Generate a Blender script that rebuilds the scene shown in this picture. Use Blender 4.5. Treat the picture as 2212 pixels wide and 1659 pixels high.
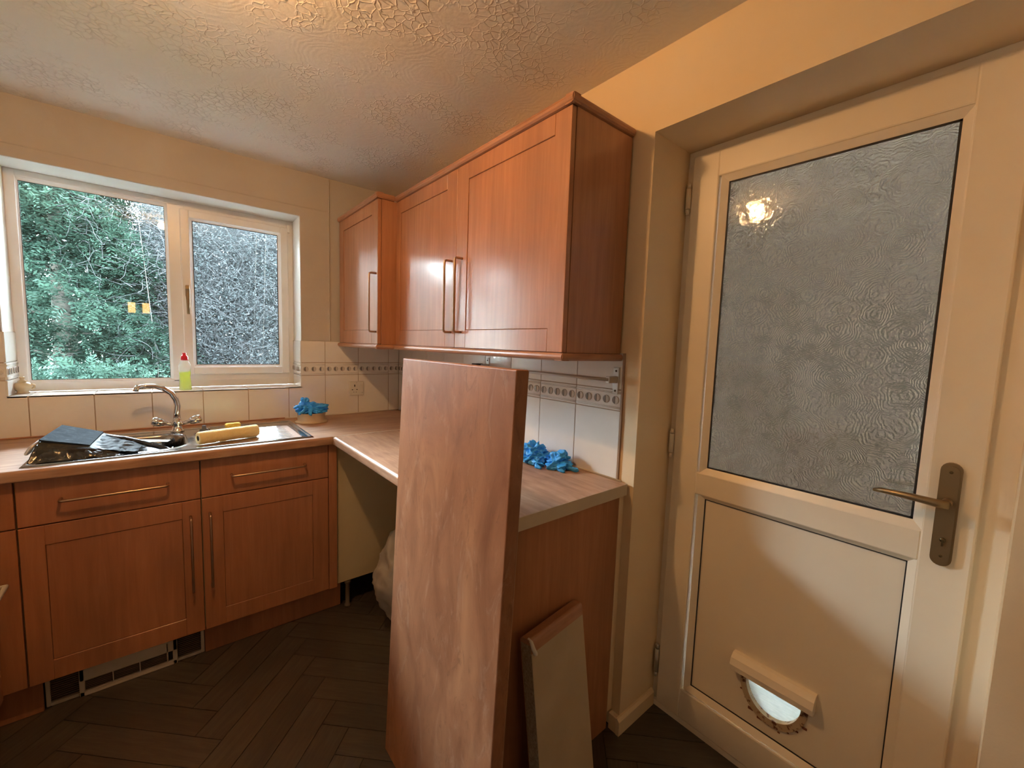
import bpy, bmesh, math, random
import numpy as np
from mathutils import Vector, Matrix, noise as mnoise
R = random.Random(7)
for o in list(bpy.data.objects): bpy.data.objects.remove(o)
SC = bpy.context.scene
COL = SC.collection

# ------------------------------------------------------------------ camera
cam_d = bpy.data.cameras.new('camera'); cam = bpy.data.objects.new('camera', cam_d); COL.objects.link(cam)
cam_d.sensor_fit = 'HORIZONTAL'; cam_d.sensor_width = 36.0; cam_d.lens = 36 * 903.19 / 2212
cam_d.clip_start = 0.02; cam_d.clip_end = 200
fw = Vector((0.63750128, 0.76496777, -0.09174108)); rt = Vector((0.76975285, -0.63745531, 0.03363441)); up = Vector((0.0327516, 0.09205994, 0.9952147))
M = Matrix((rt, up, -fw)).transposed().to_4x4(); M.translation = Vector((-1.20762092, -2.63954534, 1.36890885))
cam.matrix_world = M
SC.camera = cam

# ------------------------------------------------------------------ world (overcast winter daylight), exposure
W = bpy.data.worlds.new('overcast_sky'); SC.world = W; W.use_nodes = True
nt = W.node_tree; bg = nt.nodes['Background']
tc = nt.nodes.new('ShaderNodeTexCoord'); sx = nt.nodes.new('ShaderNodeSeparateXYZ'); cr = nt.nodes.new('ShaderNodeValToRGB')
nt.links.new(tc.outputs['Generated'], sx.inputs[0]); nt.links.new(sx.outputs['Z'], cr.inputs[0])
cr.color_ramp.elements[0].position = 0.0; cr.color_ramp.elements[0].color = (0.84, 0.90, 0.93, 1)
cr.color_ramp.elements[1].position = 0.6; cr.color_ramp.elements[1].color = (0.76, 0.87, 1.0, 1)
nt.links.new(cr.outputs[0], bg.inputs[0]); bg.inputs[1].default_value = 42.0
SC.view_settings.view_transform = 'Standard'; SC.view_settings.look = 'None'
SC.view_settings.exposure = 1.95; SC.view_settings.gamma = 1.0; SC.view_settings.use_curve_mapping = False
# sampling portal in the window opening (emits nothing; it tells the renderer where the sky light comes in)
pl = bpy.data.lights.new('window_portal', 'AREA'); pl.shape = 'RECTANGLE'; pl.size = 1.1; pl.size_y = 0.95; pl.cycles.is_portal = True
po = bpy.data.objects.new('window_portal', pl); COL.objects.link(po); po.location = (-1.156, 0.27, 1.57); po.rotation_euler = (math.radians(-90), 0, 0)
BULB = Vector((-1.19, -1.53, 2.245)); BULB_STRENGTH = 235.0; BULB_COL = (1.0, 0.52, 0.20)

# ------------------------------------------------------------------ helpers
class MB:
    def __init__(s): s.bm = bmesh.new()
    def box(s, x0, x1, y0, y1, z0, z1, bev=0, seg=2, mat=0):
        x0, x1 = sorted((x0, x1)); y0, y1 = sorted((y0, y1)); z0, z1 = sorted((z0, z1))
        r = bmesh.ops.create_cube(s.bm, size=1.0); vs = r['verts']
        for v in vs: v.co = Vector(((x0 + x1) / 2 + v.co.x * (x1 - x0), (y0 + y1) / 2 + v.co.y * (y1 - y0), (z0 + z1) / 2 + v.co.z * (z1 - z0)))
        fs = set(f for v in vs for f in v.link_faces)
        for f in fs: f.material_index = mat
        if bev:
            es = list(set(e for v in vs for e in v.link_edges))
            bmesh.ops.bevel(s.bm, geom=es, offset=bev, segments=seg, affect='EDGES', profile=0.5)
        return s
    def tube(s, pts, r, n=12, cap=True, radii=None):
        pts = [Vector(q) for q in pts]; rings = []
        t = (pts[1] - pts[0]).normalized(); a = t.orthogonal().normalized()
        for i, q in enumerate(pts):
            if i == 0: t = (pts[1] - q).normalized()
            elif i == len(pts) - 1: t = (q - pts[i - 1]).normalized()
            else: t = ((pts[i + 1] - q).normalized() + (q - pts[i - 1]).normalized()).normalized()
            a = (a - t * a.dot(t)).normalized(); b = t.cross(a)
            rr = radii[i] if radii else r
            rings.append([s.bm.verts.new(q + (a * math.cos(2 * math.pi * k / n) + b * math.sin(2 * math.pi * k / n)) * rr) for k in range(n)])
        for i in range(len(rings) - 1):
            for k in range(n):
                s.bm.faces.new((rings[i][k], rings[i][(k + 1) % n], rings[i + 1][(k + 1) % n], rings[i + 1][k])).smooth = True
        if cap: s.bm.faces.new(rings[0][::-1]); s.bm.faces.new(rings[-1])
        return s
    def lathe(s, prof, c=(0, 0, 0), n=24, axis='Z'):
        rings = []; c = Vector(c)
        for (r, z) in prof:
            ring = []
            for k in range(n):
                a = 2 * math.pi * k / n; p = (math.cos(a) * max(r, 1e-5), math.sin(a) * max(r, 1e-5), z)
                if axis == 'X': p = (z, p[0], p[1])
                elif axis == 'Y': p = (p[0], z, -p[1])
                ring.append(s.bm.verts.new(c + Vector(p)))
            rings.append(ring)
        for i in range(len(rings) - 1):
            for k in range(n):
                s.bm.faces.new((rings[i][k], rings[i][(k + 1) % n], rings[i + 1][(k + 1) % n], rings[i + 1][k])).smooth = True
        s.bm.faces.new(rings[0][::-1]); s.bm.faces.new(rings[-1])
        return s
    def prism(s, poly, axis, a0, a1, mat=0, smooth=False):
        # poly: list of 2-D points in the plane across `axis`
        def P(u, v, w): return {'X': (w, u, v), 'Y': (u, w, v), 'Z': (u, v, w)}[axis]
        A = [s.bm.verts.new(P(u, v, a0)) for u, v in poly]; B = [s.bm.verts.new(P(u, v, a1)) for u, v in poly]
        n = len(poly); fs = [s.bm.faces.new(A), s.bm.faces.new(B[::-1])]
        for k in range(n):
            f = s.bm.faces.new((A[k], B[k], B[(k + 1) % n], A[(k + 1) % n])); f.smooth = smooth; fs.append(f)
        for f in fs: f.material_index = mat
        return s
    def done(s, name):
        bmesh.ops.recalc_face_normals(s.bm, faces=s.bm.faces[:])
        me = bpy.data.meshes.new(name); s.bm.to_mesh(me); s.bm.free(); return me

def wloc(o):
    v = Vector((0, 0, 0))
    while o: v += o.location; o = o.parent
    return v
def obj(name, mb, mat, parent=None, local=False, origin=None):
    me = mb if isinstance(mb, bpy.types.Mesh) else mb.done(name)
    mats = mat if isinstance(mat, (list, tuple)) else [mat]
    if not me.materials:
        for m in mats: me.materials.append(m)
    o = bpy.data.objects.new(name, me)
    if parent:
        if not local: me.transform(Matrix.Translation(-wloc(parent)))
        o.parent = parent
    elif not local:
        co = np.empty(len(me.vertices) * 3, 'f'); me.vertices.foreach_get('co', co); co = co.reshape(-1, 3)
        c = Vector(origin) if origin else Vector(((co[:, 0].min() + co[:, 0].max()) / 2, (co[:, 1].min() + co[:, 1].max()) / 2, co[:, 2].min()))
        me.transform(Matrix.Translation(-c)); o.location = c
    COL.objects.link(o)
    return o
def tag(o, label, cat, group=None, kind=None):
    if label: o['label'] = label
    if cat: o['category'] = cat
    if group: o['group'] = group
    if kind: o['kind'] = kind
    return o
def thing(name, label, cat, loc, rot=(0, 0, 0), group=None):
    o = bpy.data.objects.new(name, None); COL.objects.link(o); o.location = loc; o.rotation_euler = rot; o.empty_display_size = .05
    return tag(o, label, cat, group)
def struct(name, mb, mat, label=None):
    o = obj(name, mb, mat, None, local=True); o['kind'] = 'structure'
    if label: o['label'] = label
    return o
def sempty(name, loc, label=None):
    o = bpy.data.objects.new(name, None); COL.objects.link(o); o.location = loc; o['kind'] = 'structure'
    if label: o['label'] = label
    return o
def inst(name, me, parent, wpos, rot=(0, 0, 0)):
    o = bpy.data.objects.new(name, me); o.parent = parent; o.location = Vector(wpos) - wloc(parent); o.rotation_euler = rot
    COL.objects.link(o); return o

# ------------------------------------------------------------------ materials
def N(nt, t, **k):
    n = nt.nodes.new(t)
    for a, b in k.items(): setattr(n, a, b)
    return n
def base(name, col=(.8, .8, .8), rough=.5, metal=0, spec=.5, **kw):
    m = bpy.data.materials.new(name); m.use_nodes = True; b = m.node_tree.nodes['Principled BSDF']
    b.inputs['Base Color'].default_value = (*col, 1); b.inputs['Roughness'].default_value = rough; b.inputs['Metallic'].default_value = metal
    b.inputs['Specular IOR Level'].default_value = spec
    for k, v in kw.items(): b.inputs[k].default_value = v
    return m
def coords(nt, scale=(1, 1, 1), kind='Object', rot=(0, 0, 0)):
    t = N(nt, 'ShaderNodeTexCoord'); mp = N(nt, 'ShaderNodeMapping'); mp.inputs['Scale'].default_value = scale; mp.inputs['Rotation'].default_value = rot
    nt.links.new(t.outputs[kind], mp.inputs[0]); return mp.outputs[0]
def gcoords(nt, scale=(1, 1, 1)):
    t = N(nt, 'ShaderNodeNewGeometry'); mp = N(nt, 'ShaderNodeMapping'); mp.inputs['Scale'].default_value = scale
    nt.links.new(t.outputs['Position'], mp.inputs[0]); return mp.outputs[0]
def ramp(nt, src, stops):
    c = N(nt, 'ShaderNodeValToRGB'); e = c.color_ramp.elements
    e[0].position, e[0].color = stops[0][0], (*stops[0][1], 1); e[1].position, e[1].color = stops[-1][0], (*stops[-1][1], 1)
    for p, cc in stops[1:-1]: q = e.new(p); q.color = (*cc, 1)
    nt.links.new(src, c.inputs[0]); return c.outputs[0]
def noise(nt, vec, scale, detail=4, rough=.55, dist=0):
    n = N(nt, 'ShaderNodeTexNoise'); n.inputs['Scale'].default_value = scale; n.inputs['Detail'].default_value = detail
    n.inputs['Roughness'].default_value = rough; n.inputs['Distortion'].default_value = dist
    nt.links.new(vec, n.inputs['Vector']); return n.outputs[0]
def bump(m, src, strength=.3, dist=.01):
    nt = m.node_tree; b = N(nt, 'ShaderNodeBump'); b.inputs['Strength'].default_value = strength; b.inputs['Distance'].default_value = dist
    nt.links.new(src, b.inputs['Height']); nt.links.new(b.outputs[0], nt.nodes['Principled BSDF'].inputs['Normal']); return b
def mix(nt, a, b, f, mode='MIX'):
    n = N(nt, 'ShaderNodeMix', data_type='RGBA', blend_type=mode)
    for s, v in ((n.inputs[0], f), (n.inputs[6], a), (n.inputs[7], b)):
        if hasattr(v, 'is_output'): nt.links.new(v, s)
        else: s.default_value = v if isinstance(v, float) else (*v, 1)
    return n.outputs[2]
def mottled(name, c0, c1, scale=6, rough=.5, stretch=(1, 1, 1), bscale=0, bstr=.2, spec=.5, detail=5, glob=True, **kw):
    m = base(name, c0, rough, spec=spec, **kw); nt = m.node_tree
    v = gcoords(nt, stretch) if glob else coords(nt, stretch)
    nt.links.new(ramp(nt, noise(nt, v, scale, detail), [(.3, c0), (.7, c1)]), nt.nodes['Principled BSDF'].inputs['Base Color'])
    if bscale: bump(m, noise(nt, v, bscale, 3), bstr, .004)
    return m
def wood(name, dark, mid, light, rough=.32, grain=(26, 26, 1.6), rvar=.08, spec=.5):
    m = base(name, mid, rough, spec=spec); nt = m.node_tree; v = gcoords(nt, grain)
    n1 = noise(nt, v, 2.0, 6, .6, .4); n2 = noise(nt, gcoords(nt, (3, 3, 1.2)), 1.6, 3)
    c = ramp(nt, n1, [(.28, dark), (.5, mid), (.74, light)])
    c2 = ramp(nt, n2, [(.3, (.82, .82, .82)), (.7, (1.1, 1.08, 1.05))])
    nt.links.new(mix(nt, c, c2, 1.0, 'MULTIPLY'), nt.nodes['Principled BSDF'].inputs['Base Color'])
    rr = N(nt, 'ShaderNodeMapRange'); rr.inputs['To Min'].default_value = rough - rvar; rr.inputs['To Max'].default_value = rough + rvar
    nt.links.new(n2, rr.inputs['Value']); nt.links.new(rr.outputs[0], nt.nodes['Principled BSDF'].inputs['Roughness'])
    bump(m, n1, .05, .002)
    return m
M_door = wood('cherry_laminate', (.37, .158, .078), (.43, .188, .092), (.49, .23, .12), .40, rvar=.0, spec=.5)
M_door.node_tree.nodes['Principled BSDF'].inputs['Coat Weight'].default_value = .55; M_door.node_tree.nodes['Principled BSDF'].inputs['Coat Roughness'].default_value = .16
M_trimw = wood('cherry_moulding', (.34, .16, .09), (.43, .21, .12), (.49, .26, .16), .33, grain=(5, 1.6, 40))
def worktop_mat(name, stretch):
    m = base(name, (.4, .25, .16), .42); nt = m.node_tree
    n1 = noise(nt, gcoords(nt, stretch), 3.0, 7, .62, .8); n2 = noise(nt, gcoords(nt, (1, 1, 1)), 5.0, 5)
    c = ramp(nt, n1, [(.25, (.26, .135, .075)), (.5, (.40, .235, .145)), (.75, (.52, .34, .23))])
    c2 = ramp(nt, n2, [(.35, (.88, .86, .84)), (.65, (1.12, 1.1, 1.08))])
    nt.links.new(mix(nt, c, c2, 1.0, 'MULTIPLY'), nt.nodes['Principled BSDF'].inputs['Base Color'])
    bump(m, n1, .08, .002); return m
M_wtop = worktop_mat('worktop_laminate_beech', (1.5, 12, 12))
M_wtop2 = worktop_mat('worktop_laminate_return', (12, 1.5, 12))
def board_mat():
    m = base('worktop_laminate_dusty', (.35, .18, .1), .45); nt = m.node_tree
    n1 = noise(nt, gcoords(nt, (6, 6, 1.9)), 1.6, 6, .6, 1.0); n2 = noise(nt, gcoords(nt, (5, 5, 2.0)), 2.4, 8, .72, 1.6); n3 = noise(nt, gcoords(nt, (10, 10, 4)), 2.2, 8, .75, 2)
    c = ramp(nt, n1, [(.25, (.25, .10, .046)), (.5, (.36, .160, .078)), (.75, (.46, .225, .11))])
    dust = ramp(nt, n2, [(.54, (0, 0, 0)), (.68, (.38, .38, .38))])
    sm = ramp(nt, n3, [(.55, (0, 0, 0)), (.67, (.50, .50, .50))])
    c = mix(nt, c, (.56, .38, .26), dust); c = mix(nt, c, (.17, .07, .035), sm)
    nt.links.new(c, nt.nodes['Principled BSDF'].inputs['Base Color']); bump(m, n3, .12, .002); return m
M_board = board_mat()
M_wall = mottled('painted_wall', (.49, .45, .41), (.55, .51, .46), 3, .75, bscale=90, bstr=.12)
M_reveal = mottled('white_reveal_paint', (.74, .72, .66), (.80, .78, .72), 4, .6, bscale=60, bstr=.08)
M_wallr = mottled('painted_wall_magnolia', (.84, .66, .42), (.89, .71, .47), 3, .7, bscale=90, bstr=.12)
def ceiling_mat():
    m = base('artex_ceiling', (.86, .82, .74), .85, spec=.2); nt = m.node_tree
    v = gcoords(nt); d = N(nt, 'ShaderNodeVectorMath', operation='ADD'); nn = N(nt, 'ShaderNodeTexNoise'); nn.inputs['Scale'].default_value = 14; nn.inputs['Detail'].default_value = 3
    nt.links.new(v, nn.inputs['Vector']); sc = N(nt, 'ShaderNodeVectorMath', operation='SCALE'); sc.inputs['Scale'].default_value = .05
    nt.links.new(nn.outputs['Color'], sc.inputs[0]); nt.links.new(v, d.inputs[0]); nt.links.new(sc.outputs[0], d.inputs[1])
    vo = N(nt, 'ShaderNodeTexVoronoi', feature='F1'); vo.inputs['Scale'].default_value = 5.5; nt.links.new(d.outputs[0], vo.inputs['Vector'])
    sn = N(nt, 'ShaderNodeMath', operation='MULTIPLY'); sn.inputs[1].default_value = 75; nt.links.new(vo.outputs['Distance'], sn.inputs[0])
    s2 = N(nt, 'ShaderNodeMath', operation='SINE'); nt.links.new(sn.outputs[0], s2.inputs[0])
    vo2 = N(nt, 'ShaderNodeTexVoronoi', feature='DISTANCE_TO_EDGE'); vo2.inputs['Scale'].default_value = 38; nt.links.new(d.outputs[0], vo2.inputs['Vector'])
    rid = ramp(nt, vo2.outputs['Distance'], [(.0, (1, 1, 1)), (.10, (0, 0, 0))])
    mask = ramp(nt, noise(nt, v, 5.5, 3), [(.46, (0, 0, 0)), (.62, (1, 1, 1))])
    a = N(nt, 'ShaderNodeMath', operation='MULTIPLY'); nt.links.new(rid, a.inputs[0]); nt.links.new(mask, a.inputs[1])
    b = N(nt, 'ShaderNodeMath', operation='MULTIPLY_ADD'); nt.links.new(s2.outputs[0], b.inputs[0]); b.inputs[1].default_value = .035; nt.links.new(a.outputs[0], b.inputs[2])
    c = N(nt, 'ShaderNodeMath', operation='MULTIPLY_ADD'); nt.links.new(noise(nt, v, 45, 5), c.inputs[0]); c.inputs[1].default_value = .35; nt.links.new(b.outputs[0], c.inputs[2])
    bump(m, c.outputs[0], .8, .0035); return m
M_ceil = ceiling_mat()
M_tile = mottled('glazed_tile', (.82, .80, .76), (.87, .85, .81), 9, .16, bscale=16, bstr=.05, spec=.6)
M_tile2 = mottled('glazed_tile_reveal', (.78, .78, .74), (.83, .83, .79), 9, .18, bscale=16, bstr=.04, spec=.6)
M_grout = mottled('tile_grout', (.36, .26, .17), (.44, .33, .23), 20, .9)
M_disc = base('silver_glaze', (.70, .67, .62), .22, metal=.1)
M_discd = base('pewter_glaze', (.30, .28, .26), .25, metal=.5)
M_upvc = mottled('upvc_window_white', (.80, .81, .80), (.86, .87, .86), 5, .3)
M_upvcd = mottled('upvc_door_cream', (.90, .80, .64), (.93, .84, .68), 3, .28, spec=.5)
M_gasket = base('black_rubber_gasket', (.02, .02, .022), .6)
M_bronze = base('antique_brass', (.34, .25, .14), .38, metal=.85)
M_slat = base('grey_brown_slat', (.16, .13, .10), .5)
M_copper = base('brushed_nickel_handle', (.50, .36, .26), .3, metal=.9)
M_chrome = base('chrome', (.80, .80, .80), .08, metal=1)
def steel_mat():
    m = base('stainless_steel', (.42, .42, .42), .15, metal=1); nt = m.node_tree
    n = noise(nt, gcoords(nt, (2, 60, 2)), 6, 3); rr = N(nt, 'ShaderNodeMapRange'); rr.inputs['To Min'].default_value = .08; rr.inputs['To Max'].default_value = .18
    nt.links.new(n, rr.inputs['Value']); nt.links.new(rr.outputs[0], nt.nodes['Principled BSDF'].inputs['Roughness']); return m
M_steel = steel_mat()
M_alu = base('brushed_aluminium', (.62, .61, .59), .35, metal=.45)
M_white = mottled('white_plastic', (.70, .68, .62), (.75, .73, .67), 8, .4)
M_creamp = mottled('cream_melamine', (.60, .52, .32), (.66, .57, .37), 3, .5)
M_dark = base('dark_void_plastic', (.012, .011, .010), .6)
M_seal = base('silicone_sealant', (.75, .70, .62), .4)
M_edging = mottled('cream_edging_strip', (.58, .47, .33), (.64, .53, .38), 12, .5)
M_chip = mottled('chipboard', (.22, .17, .12), (.42, .34, .25), 160, .9, bscale=220, bstr=.5)
M_backing = mottled('cream_backing_paper', (.48, .38, .25), (.56, .45, .31), 7, .65)
def floor_mat():
    m = base('dark_oak_vinyl', (.06, .045, .035), .3, spec=.9); nt = m.node_tree
    v = coords(nt, (2.5, 28, 1)); oi = N(nt, 'ShaderNodeObjectInfo')
    n1 = noise(nt, v, 3, 7, .6, .6); c = ramp(nt, n1, [(.25, (.045, .036, .028)), (.5, (.074, .058, .045)), (.78, (.115, .095, .075))])
    rr = N(nt, 'ShaderNodeMapRange'); rr.inputs['To Min'].default_value = .70; rr.inputs['To Max'].default_value = .92; nt.links.new(oi.outputs['Random'], rr.inputs['Value'])
    cc = N(nt, 'ShaderNodeVectorMath', operation='SCALE'); nt.links.new(c, cc.inputs[0]); nt.links.new(rr.outputs[0], cc.inputs['Scale'])
    nt.links.new(cc.outputs[0], nt.nodes['Principled BSDF'].inputs['Base Color']); bump(m, n1, .15, .002); return m
M_floor = floor_mat()
M_subfloor = base('dark_floor_joint', (.02, .016, .012), .7)
def glass_mat():
    m = bpy.data.materials.new('window_glass'); m.use_nodes = True; nt = m.node_tree; nt.nodes.clear()
    out = N(nt, 'ShaderNodeOutputMaterial'); mx = N(nt, 'ShaderNodeMixShader'); tr = N(nt, 'ShaderNodeBsdfTransparent'); gl = N(nt, 'ShaderNodeBsdfGlossy'); gl.inputs['Roughness'].default_value = .004
    tr.inputs[0].default_value = (.93, .97, .96, 1); fr = N(nt, 'ShaderNodeFresnel'); fr.inputs[0].default_value = 1.5
    nt.links.new(fr.outputs[0], mx.inputs[0]); nt.links.new(tr.outputs[0], mx.inputs[1]); nt.links.new(gl.outputs[0], mx.inputs[2]); nt.links.new(mx.outputs[0], out.inputs[0]); return m
M_glass = glass_mat()
def obscure_mat():
    m = base('obscure_glass_pattern', (.52, .47, .41), .14, **{'Transmission Weight': 1.0, 'IOR': 1.45}); nt = m.node_tree
    v = gcoords(nt, (1, 1, 1)); d = N(nt, 'ShaderNodeVectorMath', operation='ADD'); nn = N(nt, 'ShaderNodeTexNoise'); nn.inputs['Scale'].default_value = 16; nn.inputs['Detail'].default_value = 4
    nt.links.new(v, nn.inputs['Vector']); sc = N(nt, 'ShaderNodeVectorMath', operation='SCALE'); sc.inputs['Scale'].default_value = .05
    nt.links.new(nn.outputs['Color'], sc.inputs[0]); nt.links.new(v, d.inputs[0]); nt.links.new(sc.outputs[0], d.inputs[1])
    vo = N(nt, 'ShaderNodeTexVoronoi', feature='F1'); vo.inputs['Scale'].default_value = 13; nt.links.new(d.outputs[0], vo.inputs['Vector'])
    a = N(nt, 'ShaderNodeMath', operation='MULTIPLY'); a.inputs[1].default_value = 44; nt.links.new(vo.outputs['Distance'], a.inputs[0])
    s = N(nt, 'ShaderNodeMath', operation='SINE'); nt.links.new(a.outputs[0], s.inputs[0])
    p = N(nt, 'ShaderNodeMath', operation='POWER'); ab = N(nt, 'ShaderNodeMath', operation='ABSOLUTE'); nt.links.new(s.outputs[0], ab.inputs[0]); nt.links.new(ab.outputs[0], p.inputs[0]); p.inputs[1].default_value = 2
    mk = ramp(nt, noise(nt, v, 6, 2), [(.40, (.35, .35, .35)), (.60, (1, 1, 1))]); pm = N(nt, 'ShaderNodeMath', operation='MULTIPLY'); nt.links.new(p.outputs[0], pm.inputs[0]); nt.links.new(mk, pm.inputs[1])
    c = N(nt, 'ShaderNodeMath', operation='MULTIPLY_ADD'); nt.links.new(noise(nt, gcoords(nt, (1, 1, 2.2)), 42, 5, .62, 1.8), c.inputs[0]); c.inputs[1].default_value = 1.7; nt.links.new(pm.outputs[0], c.inputs[2])
    bump(m, c.outputs[0], 1.0, .007); return m
M_obsc = obscure_mat()
M_obsf = base('obscure_glass_smooth_face', (.9, .9, .88), .03, **{'Transmission Weight': 1.0, 'IOR': 1.5})
bump(M_obsf, noise(M_obsf.node_tree, gcoords(M_obsf.node_tree), 55, 4, .6, 1.5), .10, .002)
M_glove = base('blue_nitrile', (.035, .36, .92), .42, spec=.5, **{'Subsurface Weight': .0})
M_roller = mottled('yellow_foam_sleeve', (.88, .70, .30), (.94, .80, .42), 60, .95, bscale=260, bstr=.8)
M_sponge = mottled('yellow_sponge', (.72, .48, .08), (.80, .58, .14), 90, .95, bscale=220, bstr=1)
M_red = base('red_cap', (.62, .01, .03), .3)
M_ceramic = mottled('beige_ceramic', (.50, .38, .22), (.58, .45, .28), 30, .35)
M_pot = mottled('cream_plastic_pot', (.58, .46, .32), (.64, .52, .38), 12, .45)
M_blackp = mottled('black_plastic', (.012, .013, .015), (.03, .032, .035), 30, .22, bscale=30, bstr=.3, spec=.8)
M_scut = base('sky_sheen_plastic', (.10, .17, .24), .2, spec=.9)
def bag_mat():
    m = bpy.data.materials.new('clear_polythene_bag'); m.use_nodes = True; nt = m.node_tree; b = nt.nodes['Principled BSDF']; b.inputs['Base Color'].default_value = (.55, .52, .47, 1); b.inputs['Roughness'].default_value = .3
    b.inputs['Alpha'].default_value = .8; return m
M_bag = bag_mat()

# ------------------------------------------------------------------ room shell
CEIL = 2.2954; XL = -2.35; YN = -4.4
WL, WR, WT, WB = -1.7141, -.5976, 2.0532, 1.0892          # window opening
DL, DR, DT, DX = -1.847, -2.665, 2.0546, .2095             # door opening
PL = .006                                                   # tile adhesive depth behind the tile face
b = MB()
for x0, x1, z0, z1 in ((XL - .1, WL, -.05, CEIL + .06), (WR, .32, -.05, CEIL + .06), (WL, WR, -.05, WB - .008), (WL, WR, WT, CEIL + .06)):
    b.box(x0, x1, PL, .30, z0, z1)
wall_far = struct('wall_far', b, M_wall)
b = MB()
for y0, y1, z0, z1 in ((DL, PL, -.05, CEIL + .06), (YN, DR, -.05, CEIL + .06), (DR, DL, DT, CEIL + .06)):
    b.box(PL, .30, y0, y1, z0, z1)
wall_right = struct('wall_right', b, M_wallr)
wall_left = struct('wall_left', MB().box(XL - .1, XL, YN - .1, PL, -.05, CEIL + .06), M_wall)
wall_near = struct('wall_near', MB().box(XL - .1, .30, YN - .1, YN, -.05, CEIL + .06), M_wall)
ceiling = struct('ceiling', MB().box(XL - .1, PL, YN - .1, PL, CEIL, CEIL + .06), M_ceil)
floor = struct('floor', MB().box(XL - .1, .29, YN - .1, PL, -.05, -.003), M_subfloor)
# thin lining board round the window with its raised edge
struct('trim_1', MB().box(XL, -.440, .0015, PL, 1.36, 2.104).box(XL, -.440, -.0005, PL, 2.1, 2.106), M_wall)
bpy.data.objects['trim_1'].data.transform(Matrix.Identity(4))
# cut the lining board where the window opening is: rebuild as a frame
bpy.data.objects.remove(bpy.data.objects['trim_1'])
b = MB(); b.box(XL, WL, .0015, PL, 1.36, 2.104).box(WR, -.440, .0015, PL, 1.36, 2.104).box(WL, WR, .0015, PL, WT, 2.104)
b.box(XL, -.440, -.0012, PL, 2.102, 2.107, .001, 1).box(-.4425, -.439, -.0012, PL, 1.36, 2.29, .001, 1)
struct('trim_1', b, M_wall)
# reveals of the window (plaster), top and sides
b = MB(); b.box(WL - .001, WL + .0015, PL, .178, 1.355, WT).box(WR - .0015, WR + .001, PL, .178, 1.355, WT).box(WL, WR, PL, .178, WT - .0015, WT + .001)
struct('trim_2', b, M_reveal)

# herringbone planks, children of the floor
def clip(poly, x0, x1, y0, y1):
    for ax, lim, sg in ((0, x0, 1), (0, x1, -1), (1, y0, 1), (1, y1, -1)):
        out = []
        for i in range(len(poly)):
            a, c = poly[i], poly[(i + 1) % len(poly)]; da, dc = (a[ax] - lim) * sg, (c[ax] - lim) * sg
            if da >= 0: out.append(a)
            if da * dc < 0:
                t = da / (da - dc); out.append((a[0] + (c[0] - a[0]) * t, a[1] + (c[1] - a[1]) * t))
        poly = out
        if len(poly) < 3: return None
    return poly
PW, PLN = .10, .50; g = .0012
full = None; cnt = 0
def plank_mesh(poly):
    bb = MB(); bm = bb.bm
    T = [bm.verts.new((x, y, 0)) for x, y in poly]; Bv = [bm.verts.new((x, y, -.003)) for x, y in poly]
    bm.faces.new(T); n = len(poly)
    for k in range(n): bm.faces.new((T[k], Bv[k], Bv[(k + 1) % n], T[(k + 1) % n]))
    me = bb.done('plank'); me.materials.append(M_floor); return me
c45 = math.sqrt(.5)
def herring():
    n = int(PLN / PW)
    for k in range(-60, 60):
        for j in range(-9, 9):
            for s in (0, 1):
                # lattice (u right, v up) before the 45 degree turn
                u = k * PW + j * 2 * PLN * .5 * 0 + j * PLN; v = k * PW - j * PLN
                if s == 0: r = (u, v, u + PLN, v + PW)
                else: r = (u + PLN, v - PLN + PW, u + PLN + PW, v + PW)
                yield s, r
for s, (u0, v0, u1, v1) in herring():
    uc, vc = (u0 + u1) / 2, (v0 + v1) / 2
    cx, cy = (uc - vc) * c45 - 1.1, (uc + vc) * c45 - 1.6
    if not (XL - .4 < cx < .5 and YN - .4 < cy < .4): continue
    hw, hh = PLN / 2 - g, PW / 2 - g; ang = math.radians(45) + (math.pi / 2 if s else 0)
    corners = [(cx + math.cos(ang) * a - math.sin(ang) * bq, cy + math.sin(ang) * a + math.cos(ang) * bq) for a, bq in ((-hw, -hh), (hw, -hh), (hw, hh), (-hw, hh))]
    inside = all(XL < x < .0 and YN < y < 0 for x, y in corners)
    polys = []
    if inside: polys = [None]
    else:
        q = clip(corners, XL, .0, YN, 0)
        if q: polys.append(q)
        q = clip(corners, .0, .215, DR, DL)
        if q: polys.append(q)
    for q in polys:
        if q is None:
            if full is None: full = plank_mesh([(-hw, -hh), (hw, -hh), (hw, hh), (-hw, hh)])
            me = full
        else:
            loc = []
            for x, y in q:
                dx, dy = x - cx, y - cy; loc.append((dx * math.cos(ang) + dy * math.sin(ang), -dx * math.sin(ang) + dy * math.cos(ang)))
            me = plank_mesh(loc)
        inst('plank', me, floor, (cx, cy, 0), (0, 0, ang)); cnt += 1

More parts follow.
